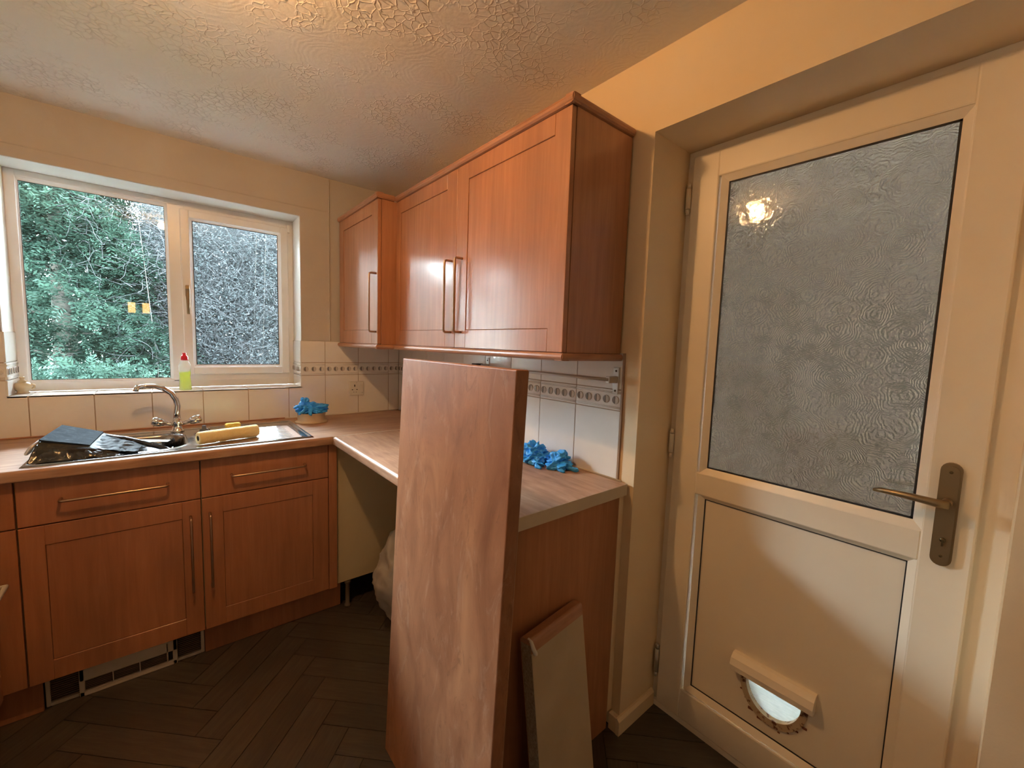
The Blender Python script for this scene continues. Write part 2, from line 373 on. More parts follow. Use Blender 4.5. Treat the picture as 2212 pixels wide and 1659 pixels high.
# ------------------------------------------------------------------ wall tiles
TW = .1979; G = .003; BB, BT, TT = 1.1544, 1.2283, 1.3547
tcache = {}
def tile_mesh(w, h, mat, nm='tile'):
    k = (round(w, 4), round(h, 4), mat.name, nm)
    if k not in tcache:
        me = MB().box(0, w, 0, -PL - .001, 0, h, .0015, 2).done('tile'); me.transform(Matrix.Translation((0, PL + .001, 0))); me.transform(Matrix.Translation((0, 0, 0)))
        me.materials.append(mat); tcache[k] = me
    return tcache[k]
def border_mesh(w, h, mat):
    k = ('b', round(w, 4), mat.name)
    if k not in tcache:
        bb = MB(); bb.box(0, w, 0, PL + .001, 0, h, .001, 1)
        for z in (.006, .0105, h - .0125, h - .008): bb.tube([(0, 0, z), (w, 0, z)], .0018, 6)
        me = bb.done('border_tile'); me.materials.append(mat); tcache[k] = me
    return tcache[k]
def disc_mesh():
    bb = MB(); n = 20; r = .0145
    bb.lathe([(.0, .0), (r, .0), (r, -.0018), (r * .8, -.003), (.0, -.0034)], (0, 0, 0), n, 'Y')
    me = bb.done('medallion'); me.materials.append(M_disc); return me
def half_mesh():
    bb = MB(); r = .0125
    poly = [(r * math.cos(a) - .001, r * math.sin(a)) for a in [math.pi / 2 + math.pi * i / 10 for i in range(11)]]
    poly = [(x * .8, z) for x, z in poly]
    bb.prism(poly, 'Y', -.0034, -.0052); me = bb.done('crescent'); me.materials.append(M_discd); return me
DISC, HALF = disc_mesh(), half_mesh()
def place_tile(wall, x, z, w, h, face, kind='tile', mat=None):
    # face: 0 = far wall (faces -Y), 1 = right wall (faces -X), 2 = left reveal (faces +X), 3 = right reveal (faces -X)
    if w < .006 or h < .006: return
    mat = mat or M_tile
    me = border_mesh(w, h, mat) if kind == 'border_tile' else tile_mesh(w, h, mat)
    if face == 0: pos, rz = (x, 0, z), 0
    elif face == 1: pos, rz = (0, x, z), -math.pi / 2
    elif face == 2: pos, rz = (WL + .006, x, z), math.pi / 2
    else: pos, rz = (WR - .006, x, z), -math.pi / 2
    t = inst(kind, me, wall, pos, (0, 0, rz))
    if kind == 'border_tile':
        n = max(1, int(round(w / (TW - G) * 5))); d = w / n
        for i in range(n):
            for nm, m2 in (('medallion', DISC), ('crescent', HALF)):
                o = bpy.data.objects.new(nm, m2); o.parent = t; o.location = (d * (i + .5), 0, h / 2); COL.objects.link(o)
                if nm == 'crescent' and face == 1: o.location = (d * (i + .5), 0, h / 2)
    return t
def rows(zs, wall, x0, x1, face, mat=None):
    for kind, z0, z1 in zs: place_tile(wall, x0, z0, x1 - x0, z1 - z0, face, kind, mat)
T0 = -.4684
zs_full = [('tile', .912, BB - G / 2), ('border_tile', BB + G / 2, BT - G / 2), ('tile', BT + G / 2, TT)]
for k in range(-10, 4):
    x0, x1 = T0 + TW * (k - 1) + G / 2, T0 + TW * k - G / 2
    x0c, x1c = max(x0, XL), min(x1, -.001)
    if x1c <= x0c: continue
    segs = []
    if x0c < WL < x1c: segs += [(x0c, WL, True), (WL, x1c, False)]
    elif x0c < WR < x1c: segs += [(x0c, WR, False), (WR, x1c, True)]
    elif x0c > WL and x1c < WR: segs += [(x0c, x1c, False)]
    else: segs += [(x0c, x1c, True)]
    under = [s for s in segs if not s[2]]
    # bottom row: one tile, cut round the opening corner when it straddles it
    if under and len(segs) == 2:
        a = [s for s in segs if s[2]][0]; u = under[0]
        bb = MB(); bb.box(a[0], a[1], 0, PL, .912, BB - G / 2, 0); bb.box(u[0], u[1], 0, PL, .912, WB - .001, 0)
        obj('tile', bb, M_tile, wall_far)
        rows(zs_full[1:], wall_far, a[0], a[1], 0)
    elif under: rows([('tile', .912, WB - .001)], wall_far, x0c, x1c, 0)
    else: rows(zs_full, wall_far, x0c, x1c, 0)
obj('grout', MB().box(XL, 0, .0022, PL + .001, .91, WB - .003).box(XL, WL - .001, .0022, PL + .001, WB - .003, TT - .001).box(WR + .001, 0, .0022, PL + .001, WB - .003, TT - .001), M_grout, wall_far)
S0 = -1.5755
for k in range(0, 9):
    y1, y0 = S0 + TW * k - G / 2, S0 + TW * (k - 1) + G / 2
    if k == 0: y0 = -1.779
    y1 = min(y1, -.001)
    if y1 - y0 < .005: continue
    rows(zs_full, wall_right, y1, y1 + (y1 - y0), 1)     # rotated -90: width runs towards -Y
obj('grout', MB().box(.0022, PL + .001, -1.779, 0, .91, TT - .001), M_grout, wall_right)
# window sill and reveal tiles
for k in range(-10, 4):
    x0, x1 = max(T0 + TW * (k - 1) + G / 2, WL), min(T0 + TW * k - G / 2, WR)
    if x1 - x0 > .01:
        me = MB().box(x0, x1, 0, .178, WB - .008, WB, .0012, 2); obj('tile', me, M_tile2, wall_far)
obj('grout', MB().box(WL, WR, .002, .178, WB - .008, WB - .003), M_grout, wall_far)
for face, xx in ((2, WL), (3, WR)):
    for kind, z0, z1 in (('tile', WB + .001, BB - G / 2), ('border_tile', BB + G / 2, BT - G / 2), ('tile', BT + G / 2, TT)):
        if face == 2: place_tile(wall_far, .001, z0, .176, z1 - z0, 2, kind, M_tile2)
        else: place_tile(wall_far, .177, z0, .176, z1 - z0, 3, kind, M_tile2)
# brown plastic edge trim at the end of the tiles, sealant beads
struct('trim_3', MB().box(-.001, PL, -1.7865, -1.780, .912, TT), base('brown_tile_trim', (.38, .25, .16), .5))
struct('trim_4', MB().tube([(-.001, -1.8, .912), (-.001, -.004, .912)], .0035, 6).tube([(-.004, -.001, .912), (-.70, -.001, .912)], .0035, 6), M_seal)
# skirting
b = MB(); b.prism([(DL - .014, 0), (DL, 0), (DL, .062), (DL - .006, .062), (DL - .014, .052)], 'X', -.014, .21)
b.box(-.014, PL, DL - .001, -1.815, 0, .062, .002, 1)
struct('baseboard_right', b, M_wallr)
struct('baseboard_near', MB().box(XL, 0, YN, YN + .015, 0, .07), M_wallr)

# ------------------------------------------------------------------ window_1
win = sempty('window_1', (WL, .177, WB), 'white plastic window with fixed pane and side casement')
def frame(bb, x0, x1, z0, z1, w, y0, y1, wb=None, wt=None, wl=None, wr=None, bev=.004):
    wb = wb or w; wt = wt or w; wl = wl or w; wr = wr or w
    bb.box(x0, x0 + wl, y0, y1, z0, z1, bev); bb.box(x1 - wr, x1, y0, y1, z0, z1, bev)
    bb.box(x0 + wl - .002, x1 - wr + .002, y0, y1, z0, z0 + wb, bev); bb.box(x0 + wl - .002, x1 - wr + .002, y0, y1, z1 - wt, z1, bev)
def bead(bb, x0, x1, z0, z1, w, y0, y1):
    # chamfered glazing bead: outer at y0 (front), falling back to y1 at the glass
    for (a, c) in (((x0, z0), (x1, z0)), ((x1, z0), (x1, z1)), ((x1, z1), (x0, z1)), ((x0, z1), (x0, z0))):
        pass
    O = [(x0, z0), (x1, z0), (x1, z1), (x0, z1)]; I = [(x0 + w, z0 + w), (x1 - w, z0 + w), (x1 - w, z1 - w), (x0 + w, z1 - w)]
    bm = bb.bm
    vo = [bm.verts.new((x, y0, z)) for x, z in O]; vi = [bm.verts.new((x, y1, z)) for x, z in I]; vb = [bm.verts.new((x, y1 + .004, z)) for x, z in O]; vc = [bm.verts.new((x, y1 + .004, z)) for x, z in I]
    for k in range(4):
        j = (k + 1) % 4; bm.faces.new((vo[k], vo[j], vi[j], vi[k])); bm.faces.new((vi[k], vi[j], vc[j], vc[k])); bm.faces.new((vo[k], vb[k], vb[j], vo[j])); bm.faces.new((vb[k], vc[k], vc[j], vb[j]))
b = MB(); frame(b, WL, WR, WB, WT, .035, .177, .24, wb=.042, wt=.03)
b.box(-1.176, -1.105, .1770, .24, WB + .03, WT - .02, .004); b.box(-1.12, WR, .2055, .24, WB + .03, WB + .085); b.box(-1.12, WR, .2055, .24, WT - .06, WT - .02); b.box(-.655, WR, .2055, .24, WB + .03, WT - .02)
obj('frame', b, M_upvc, win)
b = MB(); bead(b, -1.6855, -1.174, 1.128, 2.0225, .0125, .181, .193); obj('glazing_bead', b, M_upvc, win)
b = MB(); b.box(-1.12, -.625, .178, .204, WB + .035, 1.160, .002, 1); b.box(-1.12, -.625, .178, .204, 2.008, WT - .02, .002, 1); obj('rebate', b, M_upvc, win)
sash = obj('casement', (lambda q: (frame(q, -1.1265, -.6265, 1.158, 2.012, .040, .163, .205, bev=.005), q)[1])(MB()), M_upvc, win)
b = MB(); bead(b, -1.089, -.664, 1.195, 1.976, .014, .167, .185); obj('glazing_bead', b, M_upvc, sash)
def ring(x0, x1, z0, z1, w, y): return MB().box(x0, x1, y, y + .003, z0, z0 + w).box(x0, x1, y, y + .003, z1 - w, z1).box(x0, x0 + w, y, y + .003, z0, z1).box(x1 - w, x1, y, y + .003, z0, z1)
obj('gasket', ring(-1.676, -1.183, 1.1375, 2.013, .0045, .1925), M_gasket, win)
obj('gasket', ring(-1.0765, -.6765, 1.2075, 1.964, .0045, .1845), M_gasket, sash)
obj('pane', MB().box(-1.672, -1.187, .194, .198, 1.142, 2.009), M_glass, win)
obj('pane', MB().box(-1.073, -.681, .186, .190, 1.211, 1.960), M_glass, sash)
hb = MB(); hb.box(-1.113, -1.095, .150, .163, 1.565, 1.625, .004); hb.tube([(-1.104, .15, 1.60), (-1.104, .135, 1.598)], .008, 10)
hb.tube([(-1.104, .135, 1.602), (-1.104, .130, 1.57), (-1.104, .134, 1.52), (-1.104, .138, 1.475)], .008, 10, radii=[.010, .009, .007, .006])
obj('handle', hb, M_bronze, sash)
obj('hinge', MB().box(-.632, -.615, .165, .177, 1.985, 2.03, .002), M_upvc, win)

# ------------------------------------------------------------------ door_1
E1, E2, ET, EB = -1.870, -2.618, 2.032, .022
door = sempty('door_1', (DX, (E1 + E2) / 2, 0), 'cream plastic back door, obscured glass above, panel with pet flap below')
FXc = DX + .015
b = MB(); b.box(FXc + .0006, FXc + .06, DL, E1 - .03, .02, ET - .028, .0); b.box(FXc + .0006, FXc + .06, DR, E2 + .03, .02, ET - .028, .0); b.box(FXc, FXc + .06, DR, DL, ET - .03, DT, .003); b.box(DX + .004, FXc + .06, DR, DL, -.003, .021, .003)
obj('door_frame', b, M_upvcd, door)
def fr_x(bb, y0, y1, z0, z1, w, x0, x1, wb=None, wt=None, bev=.005):
    y0, y1 = sorted((y0, y1)); wb = wb or w; wt = wt or w
    bb.box(x0, x1, y0, y0 + w, z0, z1, bev); bb.box(x0, x1, y1 - w, y1, z0, z1, bev); bb.box(x0 + .0002, x1, y0 + w - .004, y1 - w + .004, z0, z0 + wb, bev); bb.box(x0 + .0002, x1, y0 + w - .004, y1 - w + .004, z1 - wt, z1, bev)
def bead_x(bb, y0, y1, z0, z1, w, x0, x1):
    y0, y1 = sorted((y0, y1)); bm = bb.bm
    O = [(y0, z0), (y1, z0), (y1, z1), (y0, z1)]; I = [(y0 + w, z0 + w), (y1 - w, z0 + w), (y1 - w, z1 - w), (y0 + w, z1 - w)]
    vo = [bm.verts.new((x0, y, z)) for y, z in O]; vi = [bm.verts.new((x1, y, z)) for y, z in I]; vb = [bm.verts.new((x1 + .004, y, z)) for y, z in O]; vc = [bm.verts.new((x1 + .004, y, z)) for y, z in I]
    for k in range(4):
        j = (k + 1) % 4; bm.faces.new((vo[k], vo[j], vi[j], vi[k])); bm.faces.new((vi[k], vi[j], vc[j], vc[k])); bm.faces.new((vo[k], vb[k], vb[j], vo[j])); bm.faces.new((vb[k], vc[k], vc[j], vb[j]))
SW = .092
b = MB(); fr_x(b, E1, E2, EB, ET, SW, DX, DX + .06, wb=.115, wt=.088)
b.box(DX + .0002, DX + .06, E2 + SW - .004, E1 - SW + .004, .872, .952, .005)
leaf = obj('leaf', b, M_upvcd, door)
GY0, GY1, GZ0, GZ1 = -1.9898, -2.5094, .9692, 1.9236
b = MB(); bead_x(b, GY0 + .020, GY1 - .020, GZ0 - .020, GZ1 + .020, .020, DX + .001, DX + .014); obj('glazing_bead', b, M_upvcd, leaf)
PY0, PY1, PZ0, PZ1 = -1.9906, -2.5094, .1611, .8596
b = MB(); bead_x(b, PY0 + .018, PY1 - .018, PZ0 - .018, PZ1 + .018, .018, DX + .001, DX + .015); obj('panel_bead', b, M_upvcd, leaf)
def ring_x(y0, y1, z0, z1, w, x): 
    y0, y1 = sorted((y0, y1)); return MB().box(x, x + .003, y0, y1, z0, z0 + w).box(x, x + .003, y0, y1, z1 - w, z1).box(x, x + .003, y0, y0 + w, z0, z1).box(x, x + .003, y1 - w, y1, z0, z1)
obj('gasket', ring_x(GY0, GY1, GZ0, GZ1, .005, DX + .0145), M_gasket, leaf)
obj('gasket', ring_x(PY0, PY1, PZ0, PZ1, .0028, DX + .0155), M_gasket, leaf)
# glass: smooth room face, patterned outer face
b = MB(); b.box(DX + .017, DX + .023, GY1 - .006, GY0 + .006, GZ0 - .006, GZ1 + .006)
gl = obj('pane', b, [M_obsf, M_obsc], leaf)
for f in gl.data.polygons:
    f.material_index = 1 if f.normal.x > .5 else 0
# lower panel with the flap hole
FC = (-2.247, .318); FRr = .083      # flap centre line (y, z of the straight top) and radius
def flap_poly(r, n=20, top=.0): return [(FC[0] + r * math.cos(a), FC[1] + top + r * 1.22 * math.sin(a)) for a in [math.pi + math.pi * i / n for i in range(n + 1)]]
pan = MB(); bm = pan.bm
hole = flap_poly(FRr); n = len(hole)
outer = [(PY1 - .006, PZ0 - .006), (PY0 + .006, PZ0 - .006), (PY0 + .006, PZ1 + .006), (PY1 - .006, PZ1 + .006)]
def ring_faces(x):
    vo = [bm.verts.new((x, y, z)) for y, z in outer]; vh = [bm.verts.new((x, y, z)) for y, z in hole]
    es = [bm.edges.new((vo[k], vo[(k + 1) % 4])) for k in range(4)] + [bm.edges.new((vh[k], vh[(k + 1) % n])) for k in range(n)]
    bmesh.ops.triangle_fill(bm, edges=es, use_beauty=True); return vo, vh
a0, h0 = ring_faces(DX + .019); a1, h1 = ring_faces(DX + .045)
for k in range(4): bm.faces.new((a0[k], a0[(k + 1) % 4], a1[(k + 1) % 4], a1[k]))
for k in range(n): bm.faces.new((h0[k], h0[(k + 1) % n], h1[(k + 1) % n], h1[k]))
panel = obj('lower_panel', pan, M_upvcd, leaf)
# pet flap parts: hood, surround, flap
flp = bpy.data.objects.new('pet_flap_frame', None)
b = MB()
hy0, hy1 = -2.358, -2.128
prof = [(DX + .019, .385), (DX + .004, .384), (DX - .012, .372), (DX - .020, .352), (DX - .018, .335), (DX - .008, .328), (DX + .019, .332)]
b.prism(prof, 'Y', hy0, hy1, smooth=False)
hood = obj('flap_hood', b, M_upvcd, leaf); hood['label'] = 'rounded cream hood over pet flap'
bv = MB(); bm = bv.bm
ro, ri = flap_poly(FRr + .012, 24), flap_poly(FRr - .006, 24)
for x, y in ((DX + .010, 0),):
    vo = [bm.verts.new((DX + .012, y_, z_)) for y_, z_ in ro]; vi = [bm.verts.new((DX + .012, y_, z_)) for y_, z_ in ri]
    vo2 = [bm.verts.new((DX + .021, y_, z_)) for y_, z_ in ro]; vi2 = [bm.verts.new((DX + .034, y_, z_)) for y_, z_ in ri]
    for k in range(len(ro) - 1):
        bm.faces.new((vo[k], vo[k + 1], vi[k + 1], vi[k])); bm.faces.new((vo[k], vo2[k], vo2[k + 1], vo[k + 1])); bm.faces.new((vi[k], vi[k + 1], vi2[k + 1], vi2[k]))
def rust_mat():
    m = base('worn_flap_surround', (.5, .36, .2), .6); nt = m.node_tree
    nt.links.new(ramp(nt, noise(nt, gcoords(nt), 60, 5), [(.54, (.55, .42, .26)), (.62, (.16, .055, .025))]), nt.nodes['Principled BSDF'].inputs['Base Color']); return m
M_rust = rust_mat()
obj('flap_surround', bv, M_rust, leaf)
def flap_mat():
    m = bpy.data.materials.new('frosted_flap_plastic'); m.use_nodes = True; nt = m.node_tree; nt.nodes.clear()
    out = N(nt, 'ShaderNodeOutputMaterial'); mx = N(nt, 'ShaderNodeMixShader'); mx.inputs[0].default_value = .25; tr = N(nt, 'ShaderNodeBsdfTransparent'); tl = N(nt, 'ShaderNodeBsdfTranslucent'); df = N(nt, 'ShaderNodeBsdfDiffuse'); m2 = N(nt, 'ShaderNodeMixShader'); m2.inputs[0].default_value = .15
    c = ramp(nt, noise(nt, gcoords(nt, (1, 8, 40)), 4, 5), [(.3, (.70, .76, .76)), (.7, (.92, .96, .95))])
    nt.links.new(c, tl.inputs[0]); nt.links.new(c, df.inputs[0]); nt.links.new(c, tr.inputs[0])
    nt.links.new(tl.outputs[0], m2.inputs[1]); nt.links.new(df.outputs[0], m2.inputs[2]); nt.links.new(m2.outputs[0], mx.inputs[1]); nt.links.new(tr.outputs[0], mx.inputs[2]); nt.links.new(mx.outputs[0], out.inputs[0]); return m
b = MB(); b.prism(flap_poly(FRr - .003), 'X', DX + .030, DX + .033)
ob = obj('flap', b, flap_mat(), leaf); ob['label'] = 'translucent white flap'
b = MB()
for k in range(9):
    a = math.pi * (1.15 + .09 * k); yy, zz = FC[0] + (FRr + .016 + R.uniform(-.004, .01)) * math.cos(a), FC[1] + (FRr + .016) * 1.22 * math.sin(a) + R.uniform(-.006, .004)
    s_ = R.uniform(.003, .008); b.box(DX + .0165, DX + .0195, yy - s_, yy + s_, zz - s_ * .6, zz + s_ * .6, .001, 1)
obj('damage_flakes', b, base('rust_brown_chips', (.22, .07, .03), .7), leaf)
# handle
hd = MB()
pts = []
w = .0165
def capsule(y, z0, z1, r, n=10):
    return [(y + r * math.cos(a), z1 - r + r * math.sin(a)) for a in [math.pi * i / n for i in range(n + 1)]] + [(y + r * math.cos(a), z0 + r + r * math.sin(a)) for a in [math.pi + math.pi * i / n for i in range(n + 1)]]
hd.prism(capsule(-2.566, .880, 1.130, .0185), 'X', DX - .009, DX); hd.prism(capsule(-2.566, .887, 1.123, .0145), 'X', DX - .013, DX - .008)
hplate = obj('handle_plate', hd, M_bronze, leaf)
lv = MB(); lv.tube([(DX - .008, -2.566, 1.038), (DX - .046, -2.566, 1.038)], .0095, 12)
lv.tube([(DX - .046, -2.570, 1.038), (DX - .050, -2.55, 1.038), (DX - .051, -2.50, 1.041), (DX - .048, -2.455, 1.040), (DX - .043, -2.437, 1.036)], .009, 12, radii=[.010, .0095, .008, .0065, .004])
obj('lever', lv, M_bronze, hplate)
kh = MB(); kh.lathe([(.0, .0), (.0055, .0), (.0055, -.003), (.0, -.003)], (DX - .013, -2.566, .945), 14, 'X'); kh.box(DX - .0165, DX - .0125, -2.5675, -2.5645, .930, .945); kh.lathe([(0, 0), (.004, 0), (.003, -.002), (0, -.002)], (DX - .012, -2.566, .905), 10, 'X'); kh.lathe([(0, 0), (.004, 0), (.003, -.002), (0, -.002)], (DX - .012, -2.566, 1.108), 10, 'X')
obj('keyhole', kh, base('dark_brass', (.12, .085, .04), .4, metal=.8), hplate)
for z0, z1 in ((1.842, 1.946), (.983, 1.087), (.123, .251)):
    hb = MB(); hb.tube([(DX - .001, -1.862, z0 + .018), (DX - .001, -1.862, z1 - .018)], .0085, 10); hb.tube([(DX - .001, -1.862, z0), (DX - .001, -1.862, z0 + .016)], .006, 10); hb.tube([(DX - .001, -1.862, z1 - .016), (DX - .001, -1.862, z1)], .006, 10)
    hb.box(DX + .004, DX + .015, -1.868, -1.849, z0 + .01, z1 - .01, .001, 1)
    obj('hinge', hb, M_upvcd if z0 > .5 else M_alu, door)

# ------------------------------------------------------------------ back wall hall door with two small lit panes (seen only in the window's reflection)
d2 = sempty('door_2', (-1.42, YN, 0))
M_gloss = base('white_gloss_paint', (.72, .66, .55), .35)
obj('leaf', MB().box(-1.82, -1.06, YN + .001, YN + .035, 0, 1.98, .003).box(-1.90, -1.82, YN, YN + .02, 0, 2.06, .003).box(-1.06, -.98, YN, YN + .02, 0, 2.06, .003).box(-1.90, -.98, YN, YN + .02, 1.98, 2.06, .003), M_gloss, d2)
M_lit = base('lit_hall_pane', (.9, .6, .3), .5); q = M_lit.node_tree.nodes['Principled BSDF']; q.inputs['Emission Color'].default_value = (1, .52, .16, 1); q.inputs['Emission Strength'].default_value = 5
for x in (-1.515, -1.375): obj('pane', MB().box(x - .035, x + .035, YN + .036, YN + .038, 1.63, 1.76), M_lit, d2)
obj('handle', MB().tube([(-1.12, YN + .035, 1.0), (-1.12, YN + .085, 1.0)], .008, 8).tube([(-1.12, YN + .08, 1.0), (-1.23, YN + .08, 1.0)], .008, 8), M_chrome, d2)

# ------------------------------------------------------------------ ceiling light
cl = thing('ceiling_light', 'small round ceiling lamp with a bare warm bulb above the room', 'lamp', (BULB.x, BULB.y, CEIL))
obj('fitting', MB().lathe([(.0, 0), (.055, 0), (.055, -.008), (.03, -.016), (.018, -.022), (.0, -.022)], (BULB.x, BULB.y, CEIL), 24), M_white, cl)
M_bulb = bpy.data.materials.new('warm_bulb'); M_bulb.use_nodes = True; q = M_bulb.node_tree.nodes['Principled BSDF']; q.inputs['Emission Color'].default_value = (*BULB_COL, 1); q.inputs['Emission Strength'].default_value = BULB_STRENGTH
b = MB(); bmesh.ops.create_uvsphere(b.bm, u_segments=20, v_segments=12, radius=.027, matrix=Matrix.Translation(BULB))
obj('bulb', b, M_bulb, cl)

# ------------------------------------------------------------------ base cabinets along the window wall
FY = -.578; ZB = .1418; ZD = .7055
def dhandle(axis, a, c, face, out, r=.005):
    # D handle between a and c on a front plane; axis 'X' horizontal on Y-facing front, 'Z' vertical
    return None
def handle_y(p0, p1, face, out=.036, r=.0048):   # front faces -Y
    p0, p1 = Vector(p0), Vector(p1); d = (p1 - p0).normalized(); q = Vector((0, -out, 0)); k = d * .010
    f0, f1 = Vector((p0.x, face, p0.z)), Vector((p1.x, face, p1.z))
    return MB().tube([f0, f0 + q * .8, f0 + q * .95 + k * .3, f0 + q + k, f1 + q - k, f1 + q * .95 - k * .3, f1 + q * .8, f1], r, 10)
def handle_x(p0, p1, face, out=.036, r=.0048, sgn=-1):   # front faces -X (or +X)
    p0, p1 = Vector(p0), Vector(p1); d = (p1 - p0).normalized(); q = Vector((sgn * out, 0, 0)); k = d * .010
    f0, f1 = Vector((face, p0.y, p0.z)), Vector((face, p1.y, p1.z))
    return MB().tube([f0, f0 + q * .8, f0 + q * .95 + k * .3, f0 + q + k, f1 + q - k, f1 + q * .95 - k * .3, f1 + q * .8, f1], r, 10)
def shaker(bb, ax, u0, u1, z0, z1, i0, i1, j0, j1, front, back, rec=.003):
    # slab door whose field (i0..i1, j0..j1) is recessed by rec
    def bx(a, c, z_0, z_1, f):
        if ax == 'Y': bb.box(a, c, f, back, z_0, z_1, .0012, 1)
        else: bb.box(f, back, a, c, z_0, z_1, .0012, 1)
    s = 1 if back > front else -1
    bx(u0, i0, z0, z1, front); bx(i1, u1, z0, z1, front); bx(i0, i1, z0, j0, front); bx(i0, i1, j1, z1, front); bx(i0 + .0008, i1 - .0008, j0 + .0008, j1 - .0008, front + s * rec)
def base_unit(x0, x1, label, ix, hx, dh, hz=(.335, .640), dark_side=None, grp=None):
    t = thing('base_cabinet', label, 'cabinet', ((x0 + x1) / 2, FY / 2, 0), group=grp)
    b = MB(); b.box(x0 + .001, x0 + .018, FY + .020, -.03, ZB, .868); b.box(x1 - .018, x1 - .001, FY + .020, -.03, ZB, .868); b.box(x0 + .018, x1 - .018, FY + .020, -.03, ZB, ZB + .018); b.box(x0 + .018, x1 - .018, -.036, -.03, ZB + .018, .868)
    b.box(x0 + .018, x1 - .018, FY + .020, FY + .04, .70, .72)
    obj('carcass', b, M_creamp, t)
    dr = obj('drawer', MB().box(x0 + .002, x1 - .002, FY, FY + .019, ZD + .003, .866, .002, 2), M_door, t)
    if dh: obj('handle', handle_y((dh[0], 0, .790), (dh[1], 0, .790), FY), M_copper, dr)
    b = MB(); shaker(b, 'Y', x0 + .002, x1 - .002, ZB, ZD - .001, ix[0], ix[1], .214, .635, FY, FY + .019)
    dd = obj('door', b, M_door, t)
    if hx: obj('handle', handle_y((hx, 0, hz[0]), (hx, 0, hz[1]), FY), M_copper, dd)
    return t
ua = base_unit(-1.6038, -1.1121, 'cherry wood base cabinet under the sink bowl with white grille beneath', (-1.543, -1.174), -1.148, (-1.499, -1.214))
ub = base_unit(-1.1121, -.6183, 'cherry wood base cabinet under the draining board beside the empty appliance gap', (-1.040, -.690), -1.085, (-1.007, -.726))
obj('corner_post', MB().box(-.6175, -.579, FY, FY + .019, ZB - .004, .868, .002, 1).box(-.6175, -.600, FY + .019, -.03, ZB, .868), [M_door], ub)
obj('blank_panel', MB().box(-.5785, -.003, -.5600, -.544, ZB + .004, .868), M_creamp, ub)
obj('leg', MB().lathe([(.016, 0), (.016, .01), (.0105, .016), (.0105, .12), (.016, .128), (.016, ZB)], (-.520, -.545, 0), 14), M_slat, ub)
uc = base_unit(-2.10, -1.6048, 'cherry wood base cabinet cut off by the left edge, beyond the sink', (-2.03, -1.67), None, None)
# return run on the left, only a handle end shows
ret = thing('base_cabinet', 'side cabinet at far left of which only a handle end, its glint painted white, shows', 'cabinet', (-1.98, -1.3, 0))
RX = -1.655
obj('carcass', MB().box(XL + .001, RX - .02, -1.95, -.60, .15, .868), M_creamp, ret)
for k in range(2):
    y1 = -.605 - k * .64; b = MB(); shaker(b, 'X', y1 - .635, y1, .145, .866, y1 - .57, y1 - .065, .21, .80, RX, RX - .019)
    dq = obj('door', b, M_door, ret)
obj('handle', MB().tube([(RX, -1.05, .555), (-1.618, -1.05, .555), (-1.618, -.67, .555), (RX, -.67, .555)], .009, 12), M_upvc, ret)  # white plastic colour stands in for the daylight glint on the bar
# plinths
PLY = -.512
tag(obj('plinth', MB().box(-1.113, -.545, PLY, PLY + .015, 0, .138, .002, 1), M_door), 'cherry wood kickboard right of the white heater grille', 'kickboard')
tag(obj('plinth', MB().box(-1.70, -1.583, PLY - .010, PLY + .005, 0, .128, .002, 1), M_door), 'short kickboard left of the white heater grille', 'kickboard')
# plinth heater
HYf = -.506
ht = thing('plinth_heater', 'white kickspace heater with dark slatted grilles under the sink cabinet', 'heater', (-1.348, HYf, 0))
b = MB(); Hh = .112
b.box(-1.580, -1.568, HYf, HYf + .02, 0, Hh, .002, 1); b.box(-1.127, -1.1145, HYf, HYf + .02, 0, Hh, .002, 1); b.box(-1.568, -1.127, HYf, HYf + .02, 0, .012, .001, 1); b.box(-1.568, -1.127, HYf, HYf + .02, Hh - .006, Hh, .001, 1)
obj('surround', b, M_white, ht)
b = MB(); CX0, CX1 = -1.494, -1.206; yf = HYf - .012
b.box(CX0, CX1, yf, HYf + .004, .060, Hh + .006, .003); b.box(CX0, CX1, yf, HYf + .004, .0, .020, .003); b.box(CX0, CX0 + .016, yf, HYf + .004, .0, Hh, .003); b.box(CX1 - .016, CX1, yf, HYf + .004, .0, Hh + .004, .003)
b.box(-1.241, -1.236, yf, HYf, .018, .10, .001, 1); b.box(-1.403, -1.400, yf + .001, HYf, .018, .062, .0005, 1); b.box(-1.325, -1.322, yf + .001, HYf, .018, .062, .0005, 1)
obj('fan_cover', b, M_white, ht)
obj('backing', MB().box(-1.575, -1.12, HYf + .012, HYf + .03, .003, Hh - .003), M_dark, ht)
def slats(x0, x1, z0, z1, n, y):
    for i in range(n):
        z = z0 + (z1 - z0) * (i + .5) / n
        obj('slat', MB().box(x0, x1, y, y + .006, z - .0016, z + .0016), M_slat, ht)
slats(-1.568, -1.496, .014, .104, 11, HYf + .003); slats(-1.204, -1.127, .014, .104, 11, HYf + .003)
for a, c in ((-1.478, -1.403), (-1.400, -1.325), (-1.322, -1.241)): slats(a, c, .020, .060, 6, HYf - .008)
b = MB(); b.box(-1.234, -1.222, yf + .002, HYf + .004, .024, .056, .002, 1); b.box(-1.234, -1.222, yf + .002, HYf + .004, .062, .10, .002, 1)
obj('switch', b, M_dark, ht)

